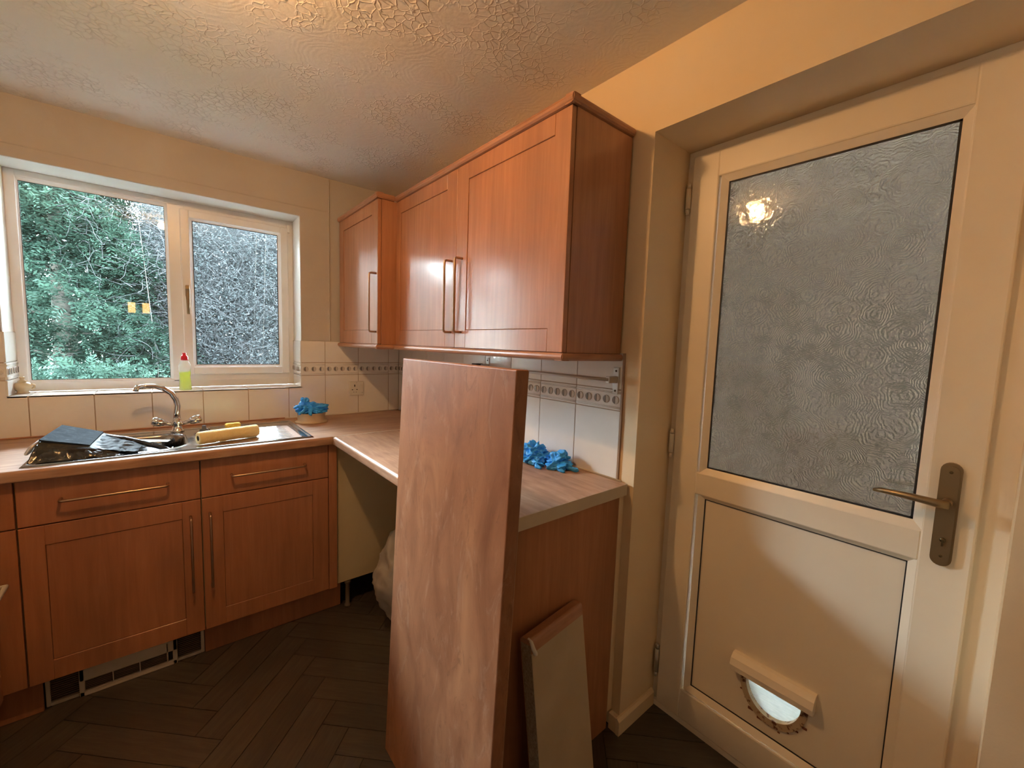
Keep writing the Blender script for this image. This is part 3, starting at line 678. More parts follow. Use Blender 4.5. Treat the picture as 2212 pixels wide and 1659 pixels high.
# ------------------------------------------------------------------ worktops
ZU = .8708; D1 = -.6083
def nose(y_front, sgn, zt=.91, zb=ZU, r=.012):
    # postformed front edge profile in (front axis, z); sgn=+1: body lies towards +axis
    pr = [(y_front + sgn * .05, zb)]
    pr += [(y_front + sgn * (r * (1 - math.cos(a))) * .5, zb + r * .5 * (1 - math.sin(a))) for a in [math.pi / 2 * (1 - i / 4) for i in range(5)]]
    pr += [(y_front + sgn * (r - r * math.cos(a)), zt - r + r * math.sin(a)) for a in [math.pi / 2 * i / 6 for i in range(7)]]
    pr += [(y_front + sgn * .05, zt)]
    return pr
CUT = (-1.545, -1.135, -.525, -.175)      # sink bowl cut-out
w1 = thing('worktop', 'beech-look laminate worktop holding the sink below the window', 'worktop', (-1.1, D1 / 2, ZU))
b = MB(); b.prism(nose(D1, 1), 'X', XL + .001, -.6066, smooth=False)
y0 = D1 + .05
b.box(XL + .001, CUT[0], y0, -.002, ZU, .91); b.box(CUT[1], -.002, y0, -.002, ZU, .91); b.box(CUT[0], CUT[1], y0, CUT[2], ZU, .91); b.box(CUT[0], CUT[1], CUT[3], -.002, ZU, .91)
b.box(-.6066, -.002, D1 + .0, y0, ZU, .91)
obj('slab', b, M_wtop, w1)
obj('upstand_bead', MB().box(XL + .001, -.69, -.010, -.002, .9101, .917, .002, 1), M_trimw, w1)
w2 = thing('worktop', 'beech-look laminate worktop under the wall cabinets, leaned on by the tall board', 'worktop', (-.3, -1.2, ZU))
LE = -1.8284; D2 = -.6066
b = MB(); b.prism(nose(D2, 1), 'Y', LE + .0015, D1 - .003, smooth=False); b.box(D2 + .05, -.002, LE + .0015, D1 - .003, ZU, .91)
obj('slab', b, M_wtop2, w2)
obj('edging_strip', MB().box(D2 + .003, -.002, LE, LE + .0012, ZU, .9098), M_edging, w2)
obj('joint_strip', MB().box(D2 + .001, -.002, D1 - .0028, D1 - .0002, ZU + .001, .9118), M_seal, w2)
M_panel = wood('cherry_end_panel', (.38, .165, .08), (.44, .195, .095), (.50, .235, .12), .55, rvar=0, spec=.25)
tag(obj('end_panel', MB().box(-.575, -.0205, -1.812, -1.794, .0, ZU - .0003, .001, 1), M_panel), 'cherry wood end panel holding up the worktop beside the back door', 'panel')
tag(obj('wall_batten', MB().box(-.0195, .0055, -1.812, -1.794, .063, ZU - .0003, .001, 1), M_wallr), 'narrow cream filler strip between end panel and door wall', 'batten')

# ------------------------------------------------------------------ sink
SX0, SX1, SY0, SY1 = -1.590, -.681, -.577, -.100; ZS = .910
nx, ny = 190, 84
def sst(a, b_, x): t = max(0, min(1, (x - a) / (b_ - a))); return t * t * (3 - 2 * t)
BX0, BX1, BY0, BY1 = -1.525, -1.152, -.512, -.195
def sink_z(x, y):
    e = min(x - SX0, SX1 - x, y - SY0, SY1 - y)
    z = ZS + .0005 + .0055 * sst(0, .006, e) - .004 * sst(.010, .018, e)
    # bowl (rounded rectangle distance)
    cx, cy = (BX0 + BX1) / 2, (BY0 + BY1) / 2; rx, ry, rr = (BX1 - BX0) / 2, (BY1 - BY0) / 2, .085
    qx, qy = abs(x - cx) - (rx - rr), abs(y - cy) - (ry - rr)
    d = math.hypot(max(qx, 0), max(qy, 0)) + min(max(qx, qy), 0) - rr
    z += .0025 * math.exp(-((d - .008) / .006) ** 2)
    z -= .145 * sst(0.002, -.03, d) + .006 * sst(-.03, -.14, d)
    # drainer: recessed field with ridges along X
    if x > -1.125 and x < -.705 and y > -.545 and y < -.205:
        f = sst(-1.125, -1.085, x) * sst(-.705, -.74, x) * sst(-.545, -.525, y) * sst(-.205, -.225, y)
        z -= .004 * f
        z += .0048 * f * sst(-.72, -.78, x) * max(0, math.sin((y + .545) / .034 * 2 * math.pi)) ** 1.0
    return z
xs = np.linspace(SX0, SX1, nx); ys = np.linspace(SY0, SY1, ny)
V = [(x, y, sink_z(x, y)) for y in ys for x in xs]; F = [(j * nx + i, j * nx + i + 1, (j + 1) * nx + i + 1, (j + 1) * nx + i) for j in range(ny - 1) for i in range(nx - 1)]
sk = thing('sink', 'stainless steel inset sink with bowl at left and ridged drainer at right', 'sink', ((SX0 + SX1) / 2, (SY0 + SY1) / 2, ZS))
me = bpy.data.meshes.new('sink'); me.from_pydata(V, [], F); me.polygons.foreach_set('use_smooth', [True] * len(F)); obj('basin', me, M_steel, sk)
obj('waste', MB().lathe([(0, 0), (.035, 0), (.042, .003), (.045, .001), (.045, -.003), (0, -.003)], ((BX0 + BX1) / 2, (BY0 + BY1) / 2, .7655), 24), M_chrome, sk)
obj('overflow_cap', MB().lathe([(0, 0), (.012, 0), (.014, .004), (.010, .008), (0, .008)], (-1.06, -.155, ZS + .002), 16), M_chrome, sk)
# tap
tx, ty = -1.172, -.142
tp = thing('mixer_tap', 'chrome swan-neck mixer tap with two angled handles behind the sink', 'tap', (tx, ty, ZS + .002))
obj('body', MB().lathe([(.0, 0), (.026, 0), (.026, .006), (.019, .012), (.017, .03), (.020, .045), (.016, .056), (.014, .066), (.0, .066)], (tx, ty, ZS + .002), 24), M_chrome, tp)
sp = []; dirx = Vector((-.985, -.17, 0)).normalized()
for s_, h in ((0, .062), (.0, .09), (-.004, .125), (.002, .155), (.018, .185), (.045, .208), (.075, .2195), (.105, .2215), (.130, .2185)):
    sp.append(Vector((tx, ty, ZS)) + dirx * s_ + Vector((0, 0, h)))
spm = MB().tube(sp, .011, 14, radii=[.0135, .013, .0125, .0125, .012, .0115, .011, .0105, .010]); spm.tube([sp[-1] + Vector((0, 0, .003)), sp[-1] + dirx * .008 + Vector((0, 0, -.004)), sp[-1] + dirx * .011 + Vector((0, 0, -.018))], .0105, 12)
obj('spout', spm, M_chrome, tp)
for sg in (-1, 1):
    a = Vector((tx, ty, ZS + .032)); d = Vector((sg * .86, -.10, .28)).normalized(); q = [a + d * .014, a + d * .035, a + d * .045, a + d * .050, a + d * .062, a + d * .082, a + d * .094, a + d * .098]
    obj('tap_handle', MB().tube(q, .01, 10, radii=[.008, .0085, .009, .014, .019, .021, .017, .008]), M_chrome, tp)

# ------------------------------------------------------------------ things in and on the sink
def skin_poly(name, V, F, mat, parent=None, smooth=True, thick=0, sub=0):
    me = bpy.data.meshes.new(name); me.from_pydata(V, [], F)
    if smooth: me.polygons.foreach_set('use_smooth', [True] * len(me.polygons))
    return obj(name, me, mat, parent)
sc_ = thing('paint_scuttle', 'black plastic paint scuttle tipped upside down over the sink bowl', 'paint scuttle', (-1.47, -.4, ZS + .006))
# tapered body lying upside down: wide rim below, narrower base above
rim = [(-1.572, -.540, .919), (-1.345, -.540, .917), (-1.330, -.27, .917), (-1.545, -.235, .922)]
top = [(-1.553, -.500, .984), (-1.428, -.508, .952), (-1.408, -.305, .962), (-1.522, -.30, 1.000)]
b = MB(); bm = b.bm
def loft(loops, segs=1, capt=True, capb=True, mat=0):
    vs = [[bm.verts.new(p) for p in L] for L in loops]; n_ = len(loops[0])
    for i in range(len(vs) - 1):
        for k in range(n_): bm.faces.new((vs[i][k], vs[i][(k + 1) % n_], vs[i + 1][(k + 1) % n_], vs[i + 1][k]))
    if capb: bm.faces.new(vs[0][::-1])
    if capt: bm.faces.new(vs[-1])
mid = [tuple(.35 * Vector(r_) + .65 * Vector(t_) + Vector((0, -.012 if i < 2 else .006, 0))) for i, (r_, t_) in enumerate(zip(rim, top))]
loft([rim, mid, top]); bmesh.ops.bevel(bm, geom=bm.edges[:], offset=.006, segments=3, affect='EDGES')
def dirty_mat():
    m = base('paint_smeared_black_plastic', (.02, .02, .02), .5, spec=.3); nt = m.node_tree
    nz = noise(nt, gcoords(nt, (1, 1, 1)), 30, 7, .7, .6); ge = N(nt, 'ShaderNodeNewGeometry'); 
    c = ramp(nt, nz, [(.45, (.012, .012, .012)), (.62, (.03, .026, .018)), (.75, (.14, .11, .06))])
    nt.links.new(c, nt.nodes['Principled BSDF'].inputs['Base Color']); bump(m, nz, .5, .006); return m
M_dirty = dirty_mat()
body = obj('body', b, M_dirty, sc_)
def sky_sheen():  # sky reflection on the black plastic is put into this blue-grey colour
    m = base('painted_sky_sheen', (.13, .21, .29), .75, spec=.03); nt = m.node_tree; nz = noise(nt, gcoords(nt, (8, 20, 8)), 5, 6, .65, 1)
    nt.links.new(ramp(nt, nz, [(.3, (.012, .018, .025)), (.55, (.030, .042, .055)), (.75, (.10, .12, .14))]), nt.nodes['Principled BSDF'].inputs['Base Color']); bump(m, nz, .25, .004); return m
M_sheen = sky_sheen()
M_film = mottled('mottled_grey_film', (.008, .010, .012), (.10, .12, .14), 22, .6, bscale=40, bstr=.3, spec=.08)  # mottled from near-black to grey-blue
b = MB(); bm = b.bm; off = Vector((0, -.002, .004)); o2 = [tuple(Vector(t_) + off) for t_ in top]; o3 = [tuple(Vector(t_) + Vector((0, 0, -.002))) for t_ in top]; loft([o3, o2])
q = obj('base_plate', b, M_sheen, sc_); q['label'] = 'upturned black base with sky sheen painted blue-grey'
b = MB(); bm = b.bm
lip = [(-1.556, -.50, .985), (-1.582, -.515, .945), (-1.578, -.522, .937), (-1.566, -.52, .934), (-1.545, -.492, .972)]
b.tube([(-1.553, -.492, .984), (-1.572, -.505, .962), (-1.583, -.512, .943)], .006, 8, radii=[.003, .007, .005]); b.tube([(-1.583, -.512, .943), (-1.575, -.40, .945), (-1.556, -.26, .953)], .005, 8)
obj('lip', b, M_alu, sc_)
# crumpled black sheet and small tool running into the bowl
def crumple_sheet(P00, P10, P01, P11, amp, nu=40, nv=26, seed=0, f=18):
    V, F = [], []
    P = [Vector(p) for p in (P00, P10, P01, P11)]
    for j in range(nv):
        for i in range(nu):
            u, v = i / (nu - 1), j / (nv - 1)
            q = P[0] * (1 - u) * (1 - v) + P[1] * u * (1 - v) + P[2] * (1 - u) * v + P[3] * u * v
            nn = mnoise.noise_vector(Vector((q.x * f + seed, q.y * f, q.z * f))); n2 = mnoise.noise(Vector((q.x * f * 2.5 + seed, q.y * f * 2.5, 3)))
            V.append(q + Vector((nn.x * .4, nn.y * .4, abs(nn.z) + abs(n2) * .5)) * amp)
    for j in range(nv - 1):
        for i in range(nu - 1): F.append((j * nu + i, j * nu + i + 1, (j + 1) * nu + i + 1, (j + 1) * nu + i))
    return V, F
V, F = crumple_sheet((-1.578, -.550, .918), (-1.335, -.550, .917), (-1.560, -.506, .976), (-1.425, -.514, .946), .013, nu=56, nv=18, seed=9, f=26)
V = [Vector((p_.x, p_.y - .004, max(p_.z - .006, .9165))) for p_ in V]
ln = skin_poly('liner', V, F, M_blackp, sc_); ln.modifiers.new('s', 'SOLIDIFY').thickness = .0012
V, F = crumple_sheet((-1.425, -.525, .935), (-1.30, -.535, .918), (-1.405, -.36, .958), (-1.27, -.40, .918), .016, seed=4)
ps = skin_poly('plastic_sheet', V, F, M_film, smooth=False); tag(ps, 'crumpled mottled grey-blue plastic sheet beside the black scuttle', 'plastic sheet')
sm = ps.modifiers.new('s', 'SOLIDIFY'); sm.thickness = .001
wd = thing('filling_knife', 'dark long-handled scraper lying from scuttle into the sink bowl', 'scraper', (-1.30, -.38, .90))
obj('blade', MB().prism([(-1.36, -.38), (-1.21, -.46), (-1.20, -.43), (-1.35, -.33)], 'Z', .930, .932), M_alu, wd)
bpy.data.objects['blade'].rotation_euler = (0, .0, 0)
obj('handle', MB().tube([(-1.395, -.335, .952), (-1.34, -.375, .940), (-1.28, -.42, .925), (-1.215, -.47, .905), (-1.19, -.49, .893)], .011, 10, radii=[.009, .012, .011, .008, .005]), M_blackp, wd)
spn = thing('spoon', 'shiny metal spoon standing in the sink bowl, bowl-shaped end up', 'spoon', (-1.225, -.43, .80))
spn_v = MB(); bmesh.ops.create_uvsphere(spn_v.bm, u_segments=16, v_segments=10, radius=1.0, matrix=Matrix.Translation((-1.216, -.47, .893)) @ Matrix.Rotation(-.6, 4, 'Y') @ Matrix.Diagonal((.030, .016, .004, 1)))
for f in spn_v.bm.faces: f.smooth = True
obj('bowl', spn_v, M_chrome, spn)
obj('handle', MB().tube([(-1.238, -.465, .876), (-1.27, -.44, .84), (-1.32, -.40, .785)], .003, 8), M_chrome, spn)
# roller sleeve
rs = thing('roller_sleeve', 'yellow foam paint roller sleeve lying on the drainer', 'paint roller', (-1.0, -.47, ZS + .006))
A, Bq = Vector((-1.112, -.500, .9405)), Vector((-.890, -.432, .9405)); b = MB(); n_ = 28
d = (Bq - A).normalized(); a_ = Vector((0, 0, 1)); c_ = d.cross(a_)
loops = []
for (t, rr) in ((0, .011), (0, .019), (0, .0245), (.004, .0265), (.03, .0268), (.11, .0266), (.20, .0268), (.228, .0265), (.232, .0245), (.232, .019), (.232, .011)):
    loops.append([A + d * t + (a_ * math.cos(2 * math.pi * k / n_) + c_ * math.sin(2 * math.pi * k / n_)) * rr * (1 + .02 * math.sin(k * 3 + t * 90)) for k in range(n_)])
bm = b.bm; loft(loops, capt=False, capb=False)
for f in bm.faces: f.smooth = True
obj('foam', b, M_roller, rs); obj('core', MB().tube([A + d * .002, A + d * .23], .0125, 16), M_dark, rs)
# sponge
b = MB(); b.box(-.992, -.928, -.232, -.190, ZS + .004, ZS + .034, .008, 3)
tag(obj('sponge', b, M_sponge), 'small yellow sponge behind the roller sleeve', 'sponge')
tag(obj('sink_plug', MB().lathe([(0, 0), (.019, 0), (.018, .012), (.009, .015), (.0085, .028), (.005, .031), (0, .031)], (-1.075, -.225, ZS + .0045), 18), base('grey_rubber', (.12, .14, .17), .4)), 'small grey plug standing on the drainer next to the tap', 'plug')

# pot with a glove on top
pc = Vector((-.590, -.165, .91)); pt_ = thing('pot', 'cream plastic tub on a flared base holding a blue glove', 'tub', pc)
obj('tub', MB().lathe([(.0, 0), (.082, 0), (.084, .004), (.070, .007), (.069, .012), (.070, .05), (.072, .052), (.069, .053), (.066, .050), (.065, .012), (0, .010)], pc, 32), M_pot, pt_)
def crumple(center, size, seed, sub=5, amp=.5, f=30, lobes=()):
    b = MB(); bmesh.ops.create_icosphere(b.bm, subdivisions=sub, radius=1.0)
    sz = Vector(size); c = Vector(center)
    for v in b.bm.verts:
        n0 = v.co.copy(); q = Vector((n0.x * sz.x, n0.y * sz.y, n0.z * sz.z)) + c
        k = 1 - abs(mnoise.noise(q * f + Vector((seed, 0, 0)))) * 2.2; k2 = 1 - abs(mnoise.noise(q * f * 2.3 + Vector((seed, 7, 0)))) * 2
        s = 1 + amp * (k - .5) + amp * .45 * (k2 - .5)
        v.co = c + Vector((n0.x * sz.x, n0.y * sz.y, n0.z * sz.z)) * s
    for fc in b.bm.faces: fc.smooth = True
    return b
def merge(dst, src):
    me = src.done('tmp'); dst.bm.from_mesh(me); bpy.data.meshes.remove(me)
def glove(name, label, parts, fingers, loc_hint=None):
    """parts: crumpled lumps (centre, size, seed); fingers: limp tubes"""
    b = MB()
    for c, s_, sd in parts: merge(b, crumple(c, s_, sd))
    for pts_, r_ in fingers:
        pts_ = [Vector(p_) for p_ in pts_]; full_ = []
        for i in range(len(pts_) - 1):
            for t in (0, .25, .5, .75): full_.append(pts_[i].lerp(pts_[i + 1], t))
        full_.append(pts_[-1]); full_ = [p_ + mnoise.noise_vector(p_ * 60) * .005 for p_ in full_]
        rr = [r_ * .85 * (1 + .55 * mnoise.noise(p_ * 90)) * (1 if i < len(full_) - 2 else (.8 if i == len(full_) - 2 else .4)) for i, p_ in enumerate(full_)]
        b.tube(full_, r_, 10, radii=rr)
    o = obj(name, b, M_glove); return tag(o, label, 'glove')
g1 = glove('rubber_glove', 'blue disposable glove crumpled on top of the cream tub', [((-.610, -.165, .990), (.052, .042, .028), 1), ((-.548, -.168, .984), (.040, .034, .022), 2), ((-.620, -.150, 1.018), (.024, .024, .022), 3), ((-.590, -.165, .968), (.064, .06, .012), 5)],
   [([(-.63, -.18, .99), (-.665, -.19, 1.0), (-.685, -.195, .998)], .009), ([(-.62, -.20, .985), (-.65, -.225, .975), (-.668, -.23, .965)], .009), ([(-.60, -.20, .985), (-.612, -.232, .968), (-.61, -.245, .955)], .010), ([(-.57, -.19, .995), (-.535, -.205, 1.0), (-.508, -.20, 1.004)], .010), ([(-.62, -.15, 1.02), (-.635, -.155, 1.035), (-.63, -.16, 1.046)], .009)])
g2 = glove('rubber_glove', 'blue disposable glove balled up on the worktop, nearer the tall board', [((-.070, -1.430, .947), (.044, .046, .034), 11), ((-.098, -1.448, .927), (.042, .050, .017), 12), ((-.062, -1.480, .930), (.036, .032, .021), 13), ((-.112, -1.400, .922), (.030, .030, .012), 14), ((-.118, -1.490, .921), (.026, .034, .011), 15)],
   [([(-.125, -1.395, .920), (-.142, -1.375, .918), (-.150, -1.350, .917)], .008), ([(-.120, -1.50, .920), (-.140, -1.52, .917), (-.138, -1.542, .917)], .009)])
g3 = glove('rubber_glove', 'blue disposable glove with a finger trailing towards the worktop end', [((-.050, -1.552, .942), (.030, .036, .030), 21), ((-.066, -1.566, .926), (.040, .044, .016), 22), ((-.092, -1.560, .920), (.026, .030, .010), 23)],
   [([(-.060, -1.59, .921), (-.052, -1.615, .917), (-.040, -1.642, .917)], .010), ([(-.085, -1.585, .919), (-.098, -1.603, .917), (-.094, -1.622, .917)], .009)])

# washing-up liquid on the sill
bt = thing('soap_bottle', 'clear washing-up liquid bottle, red cap, green-yellow liquid, on the window sill', 'bottle', (-1.131, .035, WB))
def scaled(b, sx, sy, c):
    for v in b.bm.verts: v.co.x = c[0] + (v.co.x - c[0]) * sx; v.co.y = c[1] + (v.co.y - c[1]) * sy
    return b
cB = (-1.131, .035, WB + .0002)
prof = [(0, 0), (.024, 0), (.026, .004), (.025, .03), (.0225, .065), (.025, .095), (.027, .110), (.0245, .128), (.0155, .146), (.0105, .152), (.0105, .160), (0, .160)]
M_bot = base('clear_bottle_plastic', (.93, .97, .95), .08, **{'Transmission Weight': .0, 'Alpha': .38})
M_liq = base('green_yellow_liquid', (.50, .56, .01), .15); M_liq.node_tree.nodes['Principled BSDF'].inputs['Subsurface Weight'].default_value = .0
lq = [(0, .002), (.022, .002), (.0243, .005), (.0233, .03), (.021, .065), (.0233, .090), (0, .090)]
def liq_mat():
    m = bpy.data.materials.new('backlit_washing_liquid'); m.use_nodes = True; nt = m.node_tree; nt.nodes.clear()
    out = N(nt, 'ShaderNodeOutputMaterial'); mx = N(nt, 'ShaderNodeMixShader'); mx.inputs[0].default_value = .45; tl = N(nt, 'ShaderNodeBsdfTranslucent'); tl.inputs[0].default_value = (.66, .74, .02, 1); tr = N(nt, 'ShaderNodeBsdfTransparent'); tr.inputs[0].default_value = (.78, .84, .08, 1)
    nt.links.new(tl.outputs[0], mx.inputs[1]); nt.links.new(tr.outputs[0], mx.inputs[2]); nt.links.new(mx.outputs[0], out.inputs[0]); return m
obj('liquid', scaled(MB().lathe(lq, cB, 24), 1, .62, cB), liq_mat(), bt)
obj('bottle_wall', scaled(MB().lathe(prof, cB, 24), 1, .65, cB), M_bot, bt)
obj('cap', MB().lathe([(0, .150), (.0145, .150), (.0150, .155), (.0145, .170), (.009, .174), (.007, .178), (.0085, .184), (.0075, .187), (0, .187)], cB, 20), M_red, bt)
# little ceramic ornament at the left end of the sill
oc = (-1.688, .115, WB + .0002); orn = thing('ceramic_ornament', 'small beige ceramic lidded pot ornament in the left corner of the sill', 'ornament', oc)
obj('pot', MB().lathe([(0, 0), (.018, 0), (.020, .004), (.016, .010), (.026, .022), (.029, .032), (.024, .044), (.012, .050), (0, .050)], oc, 20), M_ceramic, orn)
obj('lid', MB().lathe([(0, .048), (.015, .048), (.015, .053), (.008, .058), (.007, .064), (.0095, .069), (.006, .073), (0, .073)], oc, 18), M_ceramic, orn)
obj('handle', MB().tube([(oc[0] - .024, oc[1], oc[2] + .040), (oc[0] - .034, oc[1], oc[2] + .036), (oc[0] - .034, oc[1], oc[2] + .024), (oc[0] - .026, oc[1], oc[2] + .020)], .004, 8), M_ceramic, orn)
obj('handle', MB().tube([(oc[0] + .024, oc[1], oc[2] + .040), (oc[0] + .034, oc[1], oc[2] + .036), (oc[0] + .034, oc[1], oc[2] + .024), (oc[0] + .026, oc[1], oc[2] + .020)], .004, 8), M_ceramic, orn)

# socket
so = thing('power_socket', 'white single switched wall socket in the tiles near the corner', 'socket', (-.284, 0, 1.023))
fp = obj('faceplate', MB().box(-.329, -.241, -.010, -.0002, 1.025, 1.112, .003, 2), M_white, so)
b = MB(); b.box(-.300, -.294, -.0108, -.009, 1.078, 1.092); b.box(-.315, -.307, -.0108, -.009, 1.058, 1.063); b.box(-.287, -.279, -.0108, -.009, 1.058, 1.063)
for x in (-.303, -.288): b.lathe([(0, 0), (.0022, 0), (.0022, -.0012), (0, -.0012)], (x, -.0098, 1.045), 8, 'Y')
obj('pin_hole', b, M_dark, fp); obj('switch', MB().box(-.262, -.250, -.013, -.0095, 1.066, 1.090, .0015, 1), M_white, so)
obj('screw', MB().lathe([(0, 0), (.0035, 0), (.0035, -.001), (0, -.001)], (-.285, -.0100, 1.105), 10, 'Y'), M_alu, so)
obj('screw', MB().lathe([(0, 0), (.0035, 0), (.0035, -.001), (0, -.001)], (-.250, -.0100, 1.040), 10, 'Y'), M_alu, so)

# ------------------------------------------------------------------ wall cabinets
CBZ, CTZ = 1.3517, 2.060
def wallcab(label, X, y0, y1, doors, loc):
    t = thing('wall_cabinet', label, 'cabinet', loc)
    b = MB(); xb = X + .020
    b.box(xb, -.0015, y0, y0 + .018, CBZ, CTZ, .001, 1); b.box(xb, -.0015, y1 - .018, y1, CBZ, CTZ, .001, 1); b.box(xb, -.0015, y0 + .018, y1 - .018, CBZ, CBZ + .018); b.box(xb, -.0015, y0 + .018, y1 - .018, CTZ - .018, CTZ); b.box(-.008, -.0015, y0 + .018, y1 - .018, CBZ + .018, CTZ - .018)
    obj('carcass', b, M_door, t)
    for (a, c, i0, i1, hy) in doors:
        b = MB(); shaker(b, 'X', a, c, CBZ + .001, CTZ - .001, i0, i1, 1.424, 1.998, X, X + .0185)
        dd = obj('door', b, M_door, t)
        obj('handle', handle_x((0, hy, 1.415), (0, hy, 1.703), X), M_copper, dd)
    # mouldings with rounded front
    xf = X - .012; ye = y0 - .012
    def roundp(x0, z0, z1, n=6):
        r = (z1 - z0) / 2; return [(x0 + .035, z0)] + [(x0 + r * .9 - r * .9 * math.sin(a), z0 + r - r * math.cos(a)) for a in [math.pi * i / n for i in range(n + 1)]] + [(x0 + .035, z1)]
    if ye < -1.5:
        # continuous moulding: run + mitred return on the exposed end
        for nm, z0, z1 in (('cornice', CTZ + .0005, CTZ + .029), ('pelmet', CBZ - .024, CBZ - .0005)):
            b = MB(); b.prism(roundp(xf, z0, z1), 'Y', ye + .004, y1, smooth=False); b.prism([(-y - 0, z) for y, z in []] or [(ye + (x - xf), z) for x, z in roundp(xf, z0, z1)], 'X', xf + .004, -.0015)
            obj(nm, b, M_trimw, t)
    else:
        for nm, z0, z1 in (('cornice', CTZ + .0005, CTZ + .029), ('pelmet', CBZ - .024, CBZ - .0005)):
            b = MB(); b.prism(roundp(xf, z0, z1), 'Y', ye + .004, y1); b.prism([(ye + (x - xf), z) for x, z in roundp(xf, z0, z1)], 'X', xf + .004, -.29 - .012)
            obj(nm, b, M_trimw, t)
    return t
wallcab('narrow cherry wood wall cabinet in the corner, standing proud of its neighbour', -.3845, -.589, -.0015, [(-.587, -.004, -.510, -.078, -.568)], (-.19, -.3, CBZ))
wallcab('wide cherry wood wall cabinet with two doors beside the back door', -.2902, -1.7679, -.5905, [(-1.1590, -.5925, -1.082, -.640, -1.131), (-1.7665, -1.1610, -1.700, -1.238, -1.208)], (-.15, -1.18, CBZ))

# ------------------------------------------------------------------ rail under the wall cabinet
M_screw = base('dark_screw', (.08, .07, .06), .5, metal=.6)
rl = thing('utensil_rail', 'thin chrome rail on two metal brackets under the wide wall cabinet', 'rail', (-.03, -1.38, 1.21))
obj('bar', MB().tube([(-.047, -1.76, 1.264), (-.047, -1.0, 1.262)], .0058, 12), M_alu, rl)
for y in (-1.005, -1.757):
    br = obj('bracket', MB().box(-.0045, -.0005, y - .012, y + .012, 1.212, 1.305, .0015, 1).box(-.050, -.004, y - .009, y + .009, 1.252, 1.275, .002, 1), M_alu, rl)
    for zz in (1.293, 1.224): obj('screw', MB().lathe([(0, 0), (.004, 0), (.003, -.002), (0, -.002)], (-.0045, y, zz), 10, 'X'), M_screw, br)
obj('end_cap', MB().box(-.075, -.035, -1.012, -.972, 1.268, 1.278, .003, 2), base('brown_plastic_cap', (.07, .055, .045), .4), rl)

# ------------------------------------------------------------------ leaning worktop boards
lean = .0391
bd = thing('worktop_board', 'tall mottled beech-look worktop offcut stood on end against the worktop', 'board', (-.6788, -1.4008, .0016), (-lean, 0, -math.pi / 2))
Wb, Tb, Hb = .5573, .0378, 1.3168
b = MB(); b.box(0, Wb, 0, Tb - .0012, 0, Hb, .0035, 3); obj('slab', b, M_board, bd, local=True)
obj('backing_sheet', MB().box(.003, Wb - .003, Tb - .0012, Tb, .003, Hb - .003), M_backing, bd, local=True)
sl = .142; Ws, Ts, Hs = .243, .038, .586
bs = thing('worktop_board', 'short worktop offcut, pale underside outwards, leaning on the end panel', 'board', (-.471, -1.9635, .0058), (-sl, 0, .124))
obj('core', MB().box(0, Ws, .0012, Ts - .0012, 0, Hs - .014, .0005, 1), M_chip, bs, local=True)
obj('underside_sheet', MB().box(.0005, Ws - .0005, 0, .0012, .001, Hs - .036), M_backing, bs, local=True)
pr = [(Ts, .001), (Ts, Hs - .010)] + [(Ts - .010 + .010 * math.cos(a), Hs - .010 + .010 * math.sin(a)) for a in [math.pi / 2 * i / 5 for i in range(1, 6)]] + [(.010 - .010 * math.sin(a), Hs - .010 + .010 * math.cos(a)) for a in [math.pi / 2 * i / 5 for i in range(6)]] + [(-.0003, Hs - .036), (.0012, Hs - .036), (.0012, Hs - .0145), (Ts - .0012, Hs - .0145), (Ts - .0012, .001)]
obj('laminate', MB().prism(pr, 'X', 0, Ws), M_trimw, bs, local=True)
b = MB(); b.tube([(.004, .012, Hs + .001), (.004, .001, Hs - .006), (.006, -.002, Hs - .022), (.014, -.002, Hs - .040), (.020, -.001, Hs - .046)], .004, 8, radii=[.003, .005, .006, .006, .003]); obj('sealant_blob', b, M_seal, bs, local=True)

# ------------------------------------------------------------------ plastic bag under the worktop
def bag():
    b = MB(); bmesh.ops.create_icosphere(b.bm, subdivisions=5, radius=1.0)
    for v in b.bm.verts:
        n0 = v.co.copy(); z = n0.z
        rx = .155 * (1 - .35 * max(0, z) - .30 * max(0, -z) ** 2)
        q = Vector((n0.x * rx, n0.y * rx * .85, .275 * z + .275))
        k = 1 - abs(mnoise.noise(q * 11 + Vector((3, 0, 0)))) * 2.2; k2 = 1 - abs(mnoise.noise(q * 27 + Vector((9, 2, 0)))) * 2
        s = 1 + .16 * (k - .5) + .07 * (k2 - .5); q = Vector((q.x * s, q.y * s, q.z * (1 + .05 * (k - .5))))
        if z > .82: q.x *= .7; q.y *= .7; q.z += .05 * (z - .82) * 5
        q.z = max(q.z, .001)
        v.co = q + Vector((-.345, -.885, 0))
    for f in b.bm.faces: f.smooth = True
    return b
tag(obj('rubbish_bag', bag(), M_bag), 'clear crumpled polythene bag standing in the appliance gap behind the tall board', 'bag')

